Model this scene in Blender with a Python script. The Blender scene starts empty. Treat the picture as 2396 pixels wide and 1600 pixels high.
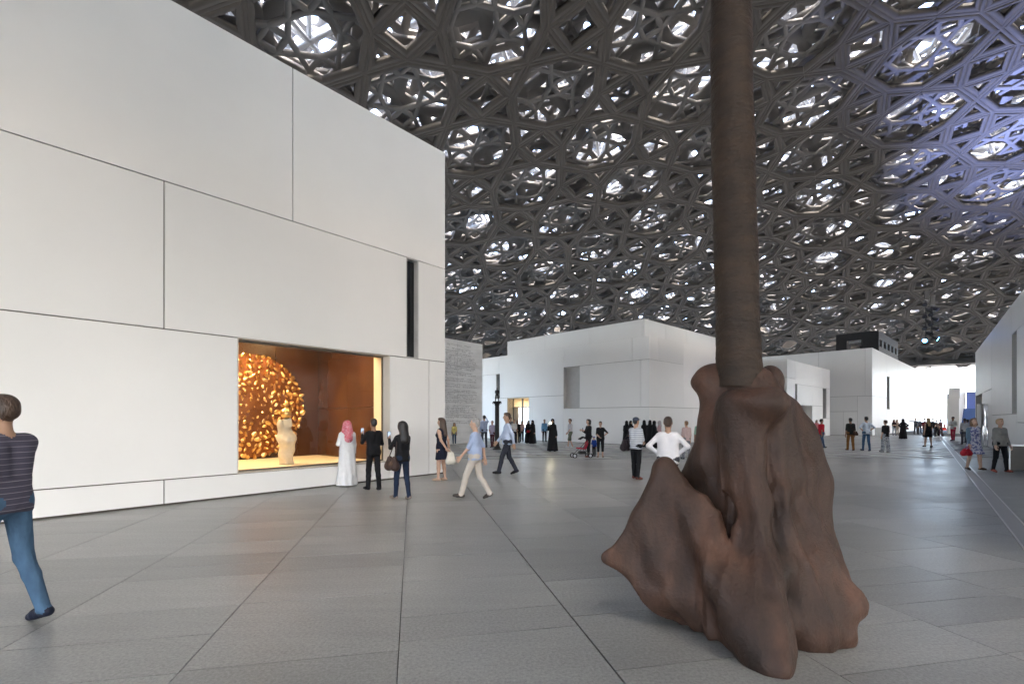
import bpy, math, random
import numpy as np
from mathutils import Vector, Matrix

random.seed(7)
RNG = np.random.default_rng(7)
SC = bpy.context.scene
COL = SC.collection

# ------------------------------------------------------------------ camera, sky, sun, exposure
F, U0, V0, H = 1131.0, 1198.0, 979.0, 1.68      # focal length / principal point in photo pixels, eye height
cam = bpy.data.cameras.new('camera')
cam.sensor_width = 36.0
cam.lens = 36.0 * F / 2396.0
cam.shift_y = (V0 - 800.0) / 2396.0
cam.clip_start, cam.clip_end = 0.05, 6000
co = bpy.data.objects.new('camera', cam)
co.location = (0, 0, H)
co.rotation_euler = (math.radians(90), 0, 0)
COL.objects.link(co)
SC.camera = co

SUN_EL, SUN_AZ = 60.0, 150.0                      # azimuth measured from +Y towards +X
w = bpy.data.worlds.new('World')
SC.world = w
w.use_nodes = True
nt = w.node_tree
nt.nodes.clear()
out = nt.nodes.new('ShaderNodeOutputWorld')
bg = nt.nodes.new('ShaderNodeBackground')
sky = nt.nodes.new('ShaderNodeTexSky')
sky.sky_type = 'NISHITA'
sky.sun_disc = False
sky.sun_elevation = math.radians(SUN_EL)
sky.sun_rotation = math.radians(SUN_AZ)
sky.dust_density = 3.0
sky.air_density = 0.7
sky.ozone_density = 0.3
bg.inputs['Strength'].default_value = 0.08
nt.links.new(sky.outputs[0], bg.inputs[0])
nt.links.new(bg.outputs[0], out.inputs[0])
sl = bpy.data.lights.new('sun', 'SUN')
sl.energy = 1.3
sl.angle = math.radians(24)
sl.color = (1.0, 0.90, 0.80)
so = bpy.data.objects.new('sun', sl)
el, az = math.radians(SUN_EL), math.radians(SUN_AZ)
sd = Vector((math.sin(az) * math.cos(el), math.cos(az) * math.cos(el), math.sin(el)))
so.rotation_euler = sd.to_track_quat('Z', 'Y').to_euler()
so.location = (0, 0, 120)
COL.objects.link(so)
vs = SC.view_settings
vs.view_transform = 'Standard'
vs.look = 'None'
vs.gamma = 1.0
vs.exposure = 5.52
SC.cycles.max_bounces = 8
SC.cycles.diffuse_bounces = 5
SC.cycles.glossy_bounces = 3
SC.cycles.transparent_max_bounces = 8
SC.cycles.caustics_reflective = False
SC.cycles.caustics_refractive = False
SC.cycles.sample_clamp_indirect = 6.0
SC.cycles.use_denoising = True


# ------------------------------------------------------------------ helpers
def at(u, v, d):
    """point at distance d (along the view axis) seen at photo pixel u, v"""
    return np.array([(u - U0) / F * d, d, H - (v - V0) / F * d])


def ground(u, v):
    d = F * H / (v - V0)
    return np.array([(u - U0) / F * d, d, 0.0])


def tag(o, label=None, cat=None, group=None, kind=None):
    if label: o['label'] = label
    if cat: o['category'] = cat
    if group: o['group'] = group
    if kind: o['kind'] = kind
    return o


def empty(name, loc=(0, 0, 0)):
    o = bpy.data.objects.new(name, None)
    o.location = loc
    o.empty_display_size = 0.2
    COL.objects.link(o)
    return o


def mk(name, V, Fc, mat, parent=None, smooth=False, midx=None, fattr=None):
    me = bpy.data.meshes.new(name)
    V = np.asarray(V, dtype=np.float64)
    if isinstance(Fc, np.ndarray):
        n, k = Fc.shape
        me.vertices.add(len(V))
        me.vertices.foreach_set('co', V.astype(np.float32).ravel())
        me.loops.add(n * k)
        me.loops.foreach_set('vertex_index', Fc.astype(np.int32).ravel())
        me.polygons.add(n)
        me.polygons.foreach_set('loop_start', np.arange(0, n * k, k, dtype=np.int32))
        me.polygons.foreach_set('loop_total', np.full(n, k, dtype=np.int32))
        me.update(calc_edges=True)
        me.validate()
    else:
        me.from_pydata(V.tolist(), [], [tuple(f) for f in Fc])
        me.update()
    mats = mat if isinstance(mat, (list, tuple)) else [mat]
    for m in mats:
        me.materials.append(m)
    if midx is not None:
        me.polygons.foreach_set('material_index', np.asarray(midx, dtype=np.int32))
    if fattr is not None:
        a = me.attributes.new('tone', 'FLOAT', 'FACE')
        a.data.foreach_set('value', np.asarray(fattr, dtype=np.float32))
    if smooth:
        me.polygons.foreach_set('use_smooth', np.ones(len(me.polygons), dtype=bool))
    o = bpy.data.objects.new(name, me)
    COL.objects.link(o)
    if parent is not None:
        put(o, parent)
    return o


def put(o, parent):
    """parent o, whose mesh is in world coordinates, without moving it"""
    o.parent = parent
    if parent.type == 'EMPTY':
        o.matrix_parent_inverse = Matrix.Translation(-parent.location)
    return o


QB = [(0, 3, 2, 1), (4, 5, 6, 7), (0, 1, 5, 4), (1, 2, 6, 5), (2, 3, 7, 6), (3, 0, 4, 7)]


class MB:
    """collects shapes; build() links them as one mesh object"""
    def __init__(self):
        self.V, self.F = [], []

    def add(self, V, Fc):
        b = len(self.V)
        self.V += [tuple(map(float, v)) for v in V]
        self.F += [tuple(int(i) + b for i in f) for f in Fc]
        return self

    def box(self, c, size, rz=0.0, bev=0.0):
        c = np.asarray(c, float)
        hx, hy, hz = [0.5 * x for x in size]
        cs, sn = math.cos(rz), math.sin(rz)
        P = []
        for z in (-hz, hz):
            for x, y in ((-hx, -hy), (hx, -hy), (hx, hy), (-hx, hy)):
                P.append(c + np.array([x * cs - y * sn, x * sn + y * cs, z]))
        return self.add(P, QB)

    def bar(self, a, b, w, h=None, up=(0, 0, 1)):
        """square bar from a to b"""
        h = h or w
        a, b = np.asarray(a, float), np.asarray(b, float)
        t = (b - a) / np.linalg.norm(b - a)
        up = np.asarray(up, float)
        if abs(t @ up) > 0.95:
            up = np.array([1.0, 0, 0])
        x = np.cross(t, up); x /= np.linalg.norm(x)
        y = np.cross(x, t)
        P = []
        for q in (a, b):
            for sx, sy in ((-1, -1), (1, -1), (1, 1), (-1, 1)):
                P.append(q + x * sx * w / 2 + y * sy * h / 2)
        return self.add(P, QB)

    def tube(self, pts, r, n=8, cap=True):
        pts = [np.asarray(p, float) for p in pts]
        rs = r if isinstance(r, (list, tuple, np.ndarray)) else [r] * len(pts)
        V, Fc = [], []
        ref = None
        for i, p in enumerate(pts):
            t = pts[min(i + 1, len(pts) - 1)] - pts[max(i - 1, 0)]
            t = t / (np.linalg.norm(t) + 1e-9)
            if ref is None or abs(ref @ t) > 0.98:
                ref = np.array([0, 0, 1.0]) if abs(t[2]) < 0.9 else np.array([1.0, 0, 0])
            x = np.cross(ref, t); x /= np.linalg.norm(x)
            y = np.cross(t, x)
            ref = np.cross(t, x) if False else ref
            for k in range(n):
                a = 2 * math.pi * k / n
                V.append(p + (x * math.cos(a) + y * math.sin(a)) * rs[i])
        for i in range(len(pts) - 1):
            for k in range(n):
                a, b = i * n + k, i * n + (k + 1) % n
                Fc.append((a, b, b + n, a + n))
        if cap:
            Fc.append(tuple(range(n))[::-1])
            Fc.append(tuple(range((len(pts) - 1) * n, len(pts) * n)))
        return self.add(V, Fc)

    def lathe(self, prof, c, n=20, sy=1.0):
        c = np.asarray(c, float)
        V, Fc = [], []
        for r, z in prof:
            for k in range(n):
                a = 2 * math.pi * k / n
                V.append(c + np.array([r * math.cos(a), r * sy * math.sin(a), z]))
        for i in range(len(prof) - 1):
            for k in range(n):
                a, b = i * n + k, i * n + (k + 1) % n
                Fc.append((a, b, b + n, a + n))
        Fc.append(tuple(range(n))[::-1])
        Fc.append(tuple(range((len(prof) - 1) * n, len(prof) * n)))
        return self.add(V, Fc)

    def build(self, name, mat, parent=None, smooth=False, tone=0.5):
        return mk(name, self.V, self.F, mat, parent, smooth, fattr=[tone] * len(self.F))


# ------------------------------------------------------------------ materials
def mat(name, col, rough=0.55, metal=0.0, var=0.0, vs_=4.0, bump=0.0, bs=60.0, spec=0.5, tone=0.0,
        aniso=(1, 1, 1), bd=0.02, col2=None, emit=None, estr=0.0, alpha_tex=None, coat=0.0):
    m = bpy.data.materials.new(name)
    m.use_nodes = True
    t = m.node_tree
    N, L = t.nodes, t.links
    b = N['Principled BSDF']
    b.inputs['Base Color'].default_value = (*col, 1)
    b.inputs['Roughness'].default_value = rough
    b.inputs['Metallic'].default_value = metal
    b.inputs['Specular IOR Level'].default_value = spec
    b.inputs['Coat Weight'].default_value = coat
    if emit:
        b.inputs['Emission Color'].default_value = (*emit, 1)
        b.inputs['Emission Strength'].default_value = estr
    tc = mp = None
    if var or bump or col2:
        tc = N.new('ShaderNodeTexCoord')
        mp = N.new('ShaderNodeMapping')
        mp.inputs['Scale'].default_value = aniso
        L.new(tc.outputs['Object'], mp.inputs['Vector'])
    src = None
    if var or col2:
        n1 = N.new('ShaderNodeTexNoise')
        n1.inputs['Scale'].default_value = vs_
        n1.inputs['Detail'].default_value = 6
        n1.inputs['Roughness'].default_value = 0.6
        L.new(mp.outputs[0], n1.inputs['Vector'])
        r = N.new('ShaderNodeValToRGB')
        r.color_ramp.elements[0].position = 0.32
        r.color_ramp.elements[1].position = 0.68
        c0 = tuple(max(0, c * (1 - var)) for c in col)
        c1 = col2 if col2 else tuple(min(1, c * (1 + var)) for c in col)
        r.color_ramp.elements[0].color = (*c0, 1)
        r.color_ramp.elements[1].color = (*c1, 1)
        L.new(n1.outputs['Fac'], r.inputs['Fac'])
        src = r.outputs['Color']
    if tone:
        a = N.new('ShaderNodeAttribute')
        a.attribute_name = 'tone'
        ma = N.new('ShaderNodeMath'); ma.operation = 'MULTIPLY_ADD'
        ma.inputs[1].default_value = tone
        ma.inputs[2].default_value = 1.0 - tone / 2
        L.new(a.outputs['Fac'], ma.inputs[0])
        mx = N.new('ShaderNodeVectorMath'); mx.operation = 'SCALE'
        if src is None:
            rgb = N.new('ShaderNodeRGB'); rgb.outputs[0].default_value = (*col, 1)
            src = rgb.outputs[0]
        L.new(src, mx.inputs[0])
        L.new(ma.outputs[0], mx.inputs['Scale'])
        src = mx.outputs[0]
    if src is not None:
        L.new(src, b.inputs['Base Color'])
    if bump:
        n2 = N.new('ShaderNodeTexNoise')
        n2.inputs['Scale'].default_value = bs
        n2.inputs['Detail'].default_value = 5
        L.new(mp.outputs[0], n2.inputs['Vector'])
        bp = N.new('ShaderNodeBump')
        bp.inputs['Strength'].default_value = bump
        bp.inputs['Distance'].default_value = bd
        L.new(n2.outputs['Fac'], bp.inputs['Height'])
        L.new(bp.outputs[0], b.inputs['Normal'])
    return m


_pm = {}


def cloth(col, rough=0.85):
    k = (tuple(round(c, 3) for c in col), rough)
    if k not in _pm:
        _pm[k] = mat('cloth', col, rough, var=0.16 if max(col) < 0.3 else 0.05, vs_=9, bump=0.7, bs=9, spec=0.2, bd=0.05, aniso=(1, 1, 0.6))
    return _pm[k]


M = {}
M['white'] = mat('white_concrete_panel', (0.80, 0.79, 0.775), 0.42, var=0.018, vs_=0.5, bump=0.02, bs=30, spec=0.4, tone=0.05)
M['core'] = mat('dark_joint_backing', (0.10, 0.085, 0.07), 0.9)  # dark backing that shows in the panel joints
M['reveal'] = mat('grey_reveal', (0.52, 0.51, 0.50), 0.6, var=0.05)
M['dark'] = mat('dark_glass', (0.012, 0.013, 0.015), 0.12, spec=0.5)
M['black'] = mat('black_paint', (0.005, 0.005, 0.0055), 0.7, var=0.2)
M['steel'] = mat('painted_steel', (0.60, 0.63, 0.66), 0.4, var=0.08, vs_=0.6)
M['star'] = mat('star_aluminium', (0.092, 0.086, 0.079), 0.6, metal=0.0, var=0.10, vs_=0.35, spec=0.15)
M['star_lifted'] = mat('star_aluminium_shade_lifted', (0.21, 0.203, 0.195), 0.6, var=0.1, vs_=0.4, spec=0.3)  # same metal as star, base colour lightened to offset shade on inner layers
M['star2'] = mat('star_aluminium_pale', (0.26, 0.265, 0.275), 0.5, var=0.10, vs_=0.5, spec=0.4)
M['soffit'] = mat('pale_soffit', (0.42, 0.40, 0.37), 0.5)
M['chrome'] = mat('chrome', (0.80, 0.80, 0.82), 0.08, metal=1.0)
M['rail'] = mat('brushed_steel', (0.66, 0.65, 0.63), 0.28, metal=1.0, var=0.06)
M['bin'] = mat('dark_bronze_metal', (0.06, 0.052, 0.046), 0.28, metal=0.7, var=0.1)


def floor_mat():
    m = bpy.data.materials.new('grey_granite')
    m.use_nodes = True
    t = m.node_tree
    N, L = t.nodes, t.links
    b = N['Principled BSDF']
    tc = N.new('ShaderNodeTexCoord')
    n1 = N.new('ShaderNodeTexNoise'); n1.inputs['Scale'].default_value = 0.55; n1.inputs['Detail'].default_value = 5
    n2 = N.new('ShaderNodeTexNoise'); n2.inputs['Scale'].default_value = 42; n2.inputs['Detail'].default_value = 4
    n2.inputs['Roughness'].default_value = 0.8
    mp = N.new('ShaderNodeMapping'); mp.inputs['Rotation'].default_value = (0, 0, math.radians(-11.7))
    mp.inputs['Scale'].default_value = (0.5, 3.2, 1)
    n3 = N.new('ShaderNodeTexNoise'); n3.inputs['Scale'].default_value = 1.4; n3.inputs['Detail'].default_value = 4
    for n in (n1, n2):
        L.new(tc.outputs['Object'], n.inputs['Vector'])
    L.new(tc.outputs['Object'], mp.inputs['Vector'])
    L.new(mp.outputs[0], n3.inputs['Vector'])
    a = N.new('ShaderNodeAttribute'); a.attribute_name = 'tone'

    def mul_add(src, k, c):
        q = N.new('ShaderNodeMath'); q.operation = 'MULTIPLY_ADD'
        q.inputs[1].default_value = k; q.inputs[2].default_value = c
        L.new(src, q.inputs[0]); return q.outputs[0]

    def mul(x, y):
        q = N.new('ShaderNodeMath'); q.operation = 'MULTIPLY'
        L.new(x, q.inputs[0]); L.new(y, q.inputs[1]); return q.outputs[0]
    f = mul(mul(mul_add(n1.outputs['Fac'], 0.8, 0.60), mul_add(n2.outputs['Fac'], 1.7, 0.15)),
            mul(mul_add(n3.outputs['Fac'], 0.34, 0.83), mul_add(a.outputs['Fac'], 0.24, 0.88)))
    vm = N.new('ShaderNodeVectorMath'); vm.operation = 'SCALE'
    vm.inputs[0].default_value = (0.272, 0.279, 0.268)
    L.new(f, vm.inputs['Scale'])
    L.new(vm.outputs[0], b.inputs['Base Color'])
    L.new(mul_add(n1.outputs['Fac'], 0.30, 0.20), b.inputs['Roughness'])
    b.inputs['Specular IOR Level'].default_value = 0.5
    bp = N.new('ShaderNodeBump'); bp.inputs['Strength'].default_value = 0.25; bp.inputs['Distance'].default_value = 0.004
    L.new(n2.outputs['Fac'], bp.inputs['Height'])
    L.new(bp.outputs[0], b.inputs['Normal'])
    return m


M['floor'] = floor_mat()
M['joint'] = mat('floor_joint', (0.07, 0.068, 0.064), 0.9)

# ------------------------------------------------------------------ ground and floor
TH = math.radians(11.7)
RV = np.array([math.cos(TH), math.sin(TH)])          # across the rows
RL = np.array([-math.sin(TH), math.cos(TH)])         # along the rows
ROW0, ROWW = 1.326, 1.42


def disc_sheet(name, r, z, m, c=(0, 0), n=64, kind='structure'):
    V = [(c[0], c[1], z)] + [(c[0] + r * math.cos(2 * math.pi * i / n), c[1] + r * math.sin(2 * math.pi * i / n), z) for i in range(n)]
    o = mk(name, V, [(0, i + 1, (i + 1) % n + 1) for i in range(n)], m)
    return tag(o, kind=kind)


AX, AY = 34.56, 13.09                                  # plan position of the dome's crown
disc_sheet('sea', 4000, -0.9, mat('sea_water', (0.10, 0.16, 0.18), 0.15))
disc_sheet('promenade', 190, -0.10, mat('pale_paving', (0.22, 0.215, 0.20), 0.7, var=0.08), (AX, AY))
floor = disc_sheet('floor', 96, -0.045, M['joint'], (AX, AY))


def slab_boxes():
    """rows of granite slabs with random lengths: list of (row, l0, l1)"""
    res = []
    for k in range(-18, 34):
        l = -14 + random.uniform(0, 1)
        while l < 64:
            ln = random.choice((0.45, 0.6, 0.6, 0.9, 0.9, 1.2, 1.5))
            res.append((k, l, l + ln))
            l += ln
    return res


near, far = [], []
for k, l0, l1 in slab_boxes():
    o0, o1 = ROW0 + k * ROWW, ROW0 + (k + 1) * ROWW
    c = RV * (o0 + o1) / 2 + RL * (l0 + l1) / 2
    if math.hypot(c[0] - AX, c[1] - AY) > 92: continue
    if (c[0] + 2.05) * 0.7634 + (c[1] - 14.84) * -0.646 < -0.9 and (c[0] + 2.05) * -0.646 + (c[1] - 14.84) * -0.7634 > 0.8: continue       # under the left building
    d = c[1]
    infr = d > 2.2 and abs(c[0]) < d * 1.08 + 1.5
    (near if infr else far).append((d, o0, o1, l0, l1))
near.sort()
sep, rest = near[:300], near[300:] + far


def slab_vf(o0, o1, l0, l1, top=0.0, g=0.0035, k=0):
    g2 = 0.009 if k else g
    P = []
    for z in (-0.04, top):
        for o, l in ((o0 + g, l0 + g), (o1 - g, l0 + g), (o1 - g, l1 - g), (o0 + g, l1 - g)):
            q = RV * o + RL * l
            P.append((q[0], q[1], z))
    return P


for d, o0, o1, l0, l1 in sep:
    # the wide expansion joint runs along the row line at ROW0
    a = 0.004 if abs(o0 - ROW0) < 0.01 else 0.0
    b_ = 0.004 if abs(o1 - ROW0) < 0.01 else 0.0
    P = slab_vf(o0 + a, o1 - b_, l0, l1, random.uniform(-0.0012, 0.0))
    t = random.random()
    mk('paving_slab', P, QB, M['floor'], floor, fattr=[t] * 6)
V, Fq, T = [], [], []
for d, o0, o1, l0, l1 in rest:
    a = 0.004 if abs(o0 - ROW0) < 0.01 else 0.0
    b_ = 0.004 if abs(o1 - ROW0) < 0.01 else 0.0
    P = slab_vf(o0 + a, o1 - b_, l0, l1)
    b0 = len(V)
    V += P
    Fq += [tuple(i + b0 for i in f) for f in QB]
    T += [random.random()] * 6
tag(mk('paving', V, np.array(Fq), M['floor'], floor, fattr=T), kind='stuff')

# drainage channel: two steel rails with a dark strip between
cd = np.array([0.6494, 0.7604]); cn = np.array([cd[1], -cd[0]])
c0 = ground(2396, 1283)[:2] - cd * 5.0
ch = empty('floor_channel', (float(c0[0]), float(c0[1]), 0))
tag(ch, 'long steel-edged drainage channel set in the grey floor', 'floor channel')
for off, wd, hh, mm, nm in ((0.0, 0.025, 0.006, M['rail'], 'rail'), (0.22, 0.025, 0.006, M['rail'], 'rail'), (0.11, 0.19, 0.003, mat('channel_grate', (0.36, 0.355, 0.35), 0.45, metal=0.3), 'grate')):
    a = c0 + cn * off; b_ = a + cd * 62
    MB().bar((a[0], a[1], hh - 0.003), (b_[0], b_[1], hh - 0.003), wd, 0.008).build(nm, mm, ch)


# ------------------------------------------------------------------ buildings
class Face:
    """vertical wall face: origin, direction of s, outward normal"""
    def __init__(self, o, sdir, n):
        self.o = np.asarray(o, float); self.s = np.asarray(sdir, float); self.n = np.asarray(n, float)
        self.s /= np.linalg.norm(self.s); self.n /= np.linalg.norm(self.n)

    def su(self, u, off=0.0):
        k = (u - U0) / F
        o = self.o + self.n * off
        return (k * o[1] - o[0]) / (self.s[0] - k * self.s[1])

    def zv(self, u, v, off=0.0):
        q = self.o + self.n * off + self.s * self.su(u, off)
        return H - (v - V0) / F * q[1]

    def p(self, s, n, z):
        q = self.o + self.s * s + self.n * n
        return (q[0], q[1], z)

    def box(self, mb, s0, s1, n0, n1, z0, z1):
        P = [self.p(a, b, z) for z in (z0, z1) for a, b in ((s0, n0), (s1, n0), (s1, n1), (s0, n1))]
        return mb.add(P, QB)

    def shifted(self, ds, dn):
        return Face(self.o + self.s * ds + self.n * dn, self.s, self.n)


def panel(fc, b, s0, s1, z0, z1, m=None, gap=0.011, th=0.045, name='panel'):
    s0, s1 = min(s0, s1), max(s0, s1)
    fc.box(MB(), s0 + gap, s1 - gap, -th, 0, z0 + gap, z1 - gap).build(name, m or M['white'], b, tone=random.random())


def panels(fc, b, spec, m=None):
    for s0, s1, z0, z1 in spec:
        panel(fc, b, s0, s1, z0, z1, m)


def recess(fc, b, s0, s1, z0, z1, depth, m_back, m_side, name='niche'):
    """four jambs and a back set into the wall"""
    s0, s1 = min(s0, s1), max(s0, s1)
    mb = MB()
    fc.box(mb, s0, s0 + 0.02, -depth, -0.002, z0, z1)
    fc.box(mb, s1 - 0.02, s1, -depth, -0.002, z0, z1)
    fc.box(mb, s0 + 0.02, s1 - 0.02, -depth, -0.002, z0, z0 + 0.02)
    fc.box(mb, s0 + 0.02, s1 - 0.02, -depth, -0.002, z1 - 0.02, z1)
    r = mb.build(name, m_side, b)
    fc.box(MB(), s0 + 0.02, s1 - 0.02, -depth, -depth + 0.02, z0 + 0.02, z1 - 0.02).build('back', m_back, r)


def core(fc, b, holes, s0, s1, z1, dn=0.35, name='wall'):
    """backing wall behind the panels, cut around the holes"""
    mb = MB()
    zs = sorted({0.0, z1} | {h[2] for h in holes} | {h[3] for h in holes})
    for za, zb in zip(zs[:-1], zs[1:]):
        zm = (za + zb) / 2
        cuts = sorted([(min(h[0], h[1]), max(h[0], h[1])) for h in holes if h[2] < zm < h[3]])
        a = s0
        for c0_, c1_ in cuts + [(s1, s1)]:
            if c0_ - a > 0.01:
                fc.box(mb, a, c0_, -dn, -0.05, za, zb)
            a = c1_
    return mb.build(name, M['core'], b)


# ---- left gallery with the lit display window
G1 = Face((-2.05, 14.84), (-0.646, -0.7634), (0.7634, -0.646))
g1 = empty('white_gallery', (*G1.o, 0))
tag(g1, 'tall white panelled gallery building with the lit display window', 'building')
T1, B1, C1, D1 = 9.83, 6.26, 3.41, 0.50
S = G1.su
L1 = 27.0
wL, wR = S(557), S(912)
slL, slR = S(951), S(979)
sp = [(0, S(685), B1, T1), (S(685), 16.5, B1, T1), (16.5, L1, B1, T1),
      (0, slR, C1, B1), (slL, S(384), C1, B1), (S(384), 13.5, C1, B1), (13.5, L1, C1, B1),
      (wL, 14.6, D1, C1), (14.6, L1, D1, C1),
      (wR, S(384), 0.03, D1), (S(384), 15, 0.03, D1), (15, L1, 0.03, D1),
      (S(1003.6), wR, 0.03, C1), (0, S(1003.6), 0.03, C1)]
panels(G1, g1, sp)
core(G1, g1, [(wL, wR, D1, C1), (slL, slR, C1, B1)], 0.0, L1, T1)
recess(G1, g1, slL, slR, C1 + 0.011, B1 - 0.011, 0.20, M['dark'], M['reveal'], 'slit_window')
mb = MB()
G1.box(mb, 0.0, L1, -14, -0.35, T1 - 0.5, T1 - 0.1)                       # roof slab
G1.box(mb, 0.0, 0.3, -14, -0.352, 0, T1 - 0.5)
G1.box(mb, L1 - 0.3, L1, -14, -0.352, 0, T1 - 0.5)
G1.box(mb, 0.3, L1 - 0.3, -14, -13.7, 0, T1 - 0.5)
mb.build('roof', M['white'], g1)

# display case behind the window
CD = 3.9
CZ = 4.6                                             # case ceiling, above the opening
dc = empty('display_case', (*(G1.o + G1.s * (wL + wR) / 2), D1))
tag(dc, 'glazed display window glowing amber in the white gallery wall', 'display window')
M['amber_wall'] = mat('red_brown_veneer', (0.075, 0.031, 0.014), 0.22, var=0.35, vs_=0.8, aniso=(1, 1, 0.4))
M['cream'] = mat('cream_plinth', (0.82, 0.70, 0.50), 0.5)
cs0, cs1 = wR - 0.25, wL + 3.0
G1.box(MB(), wR + 0.02, cs1, -CD, -0.36, D1 - 0.1, D1 - 0.004).build('plinth', M['cream'], dc)
G1.box(MB(), wR + 0.02, cs1, -CD, -0.36, CZ, CZ + 0.1).build('ceiling', M['cream'], dc)
edges = np.linspace(wR + 0.0, cs1, 6)
for i in range(5):
    for za, zb in ((D1, 2.0), (2.0, 3.5), (3.5, CZ)):
        G1.box(MB(), edges[i] + 0.004, edges[i + 1] - 0.004, -CD - 0.04, -CD, za + 0.004, zb - 0.004).build('back_panel', M['amber_wall'], dc)
G1.box(MB(), cs0, cs1, -CD - 0.10, -CD - 0.05, D1 - 0.1, CZ + 0.1).build('back_wall', M['core'], dc)
for za, zb in ((D1, 2.0), (2.0, 3.5), (3.5, CZ)):
    for na, nb in ((-CD, -2.1), (-2.1, -0.72)):
        G1.box(MB(), wR - 0.04, wR + 0.016, na + 0.004, nb - 0.004, za + 0.004, zb - 0.004).build('side_panel', M['amber_wall'], dc)
G1.box(MB(), wR - 0.04, wR + 0.03, -0.716, -0.36, D1, C1 + 0.05).build('lit_jamb', M['cream'], dc)
G1.box(MB(), wR + 0.03, cs1, -0.60, -0.36, C1 - 0.01, C1 + 0.25).build('lit_header', M['cream'], dc)
G1.box(MB(), wR, cs1, -0.60, -0.36, C1 + 0.252, CZ - 0.002).build('header_wall', M['cream'], dc)
G1.box(MB(), cs1, cs1 + 0.05, -CD, -0.36, D1, CZ).build('end_wall', M['amber_wall'], dc)
# reveal around the glass
mb = MB()
G1.box(mb, wR, wR + 0.012, -0.34, -0.004, D1 + 0.012, C1 - 0.012)
G1.box(mb, wL - 0.012, wL, -0.34, -0.004, D1 + 0.012, C1 - 0.012)
G1.box(mb, wR, wL, -0.34, -0.004, C1 - 0.012, C1)
G1.box(mb, wR, wL, -0.34, -0.004, D1, D1 + 0.012)
mb.build('reveal', mat('window_reveal', (0.74, 0.68, 0.60), 0.5), dc)
mb = MB()
G1.box(mb, wR + 0.012, wR + 0.05, -0.33, -0.29, D1 + 0.05, C1 - 0.05)
G1.box(mb, wL - 0.05, wL - 0.012, -0.33, -0.29, D1 + 0.05, C1 - 0.05)
G1.box(mb, wR + 0.012, wL - 0.012, -0.33, -0.29, C1 - 0.05, C1 - 0.012)
G1.box(mb, wR + 0.012, wL - 0.012, -0.33, -0.29, D1 + 0.012, D1 + 0.05)
mb.build('frame', mat('bronze_frame', (0.16, 0.14, 0.11), 0.4, metal=0.5), dc)


def glass_mat(name='thin_glass', refl=1.0, tint=(1, 1, 1)):
    m = bpy.data.materials.new(name)
    m.use_nodes = True
    t = m.node_tree
    N, L = t.nodes, t.links
    N.clear()
    o = N.new('ShaderNodeOutputMaterial')
    mx = N.new('ShaderNodeMixShader')
    fr = N.new('ShaderNodeFresnel'); fr.inputs['IOR'].default_value = 1.45
    tr = N.new('ShaderNodeBsdfTransparent'); tr.inputs['Color'].default_value = (*tint, 1)
    gl = N.new('ShaderNodeBsdfGlossy'); gl.inputs['Roughness'].default_value = 0.02
    L.new(fr.outputs[0], mx.inputs['Fac'])
    L.new(tr.outputs[0], mx.inputs[1]); L.new(gl.outputs[0], mx.inputs[2])
    L.new(mx.outputs[0], o.inputs['Surface'])
    return m


M['glass'] = glass_mat()
V = [G1.p(a, -0.31, z) for a, z in ((wR + 0.05, D1 + 0.05), (wL - 0.05, D1 + 0.05), (wL - 0.05, C1 - 0.05), (wR + 0.05, C1 - 0.05))]
mk('pane', V, [(0, 1, 2, 3)], M['glass'], dc)
# ceiling lamps of the case
for i, (s_, n_, e_) in enumerate(((wL - 0.2, -2.6, 4.6), (wL - 1.6, -1.6, 1.9), (wR + 0.45, -0.95, 0.9), (wL + 1.3, -2.6, 3.0))):
    MB().box(G1.p(s_, n_, CZ - 0.02), (0.22, 0.22, 0.03), math.radians(49.8)).build('ceiling_lamp', M['cream'], dc)
    la = bpy.data.lights.new('case_light', 'AREA')
    la.shape = 'SQUARE'; la.size = 0.5; la.energy = e_; la.color = (1.0, 0.72, 0.40)
    lo = bpy.data.objects.new('case_light', la)
    lo.location = G1.p(s_, n_, CZ - 0.06)
    COL.objects.link(lo)
    put(lo, dc)

# gold disc on the case's back wall
M['gold'] = mat('beaten_gold', (0.80, 0.53, 0.22), 0.32, metal=1.0, var=0.2, vs_=8)
BW = G1.shifted(0, -CD)
dcen_s, dcen_z = BW.su(586), 2.05
dr = abs(BW.su(704) - dcen_s)
gd = empty('gold_disc', BW.p(dcen_s, 0.05, dcen_z))
tag(gd, 'large round disc studded with gold nuggets in the display window', 'wall disc')


def facept(fc, s, z, n):
    return np.array(fc.p(s, n, z))


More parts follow.
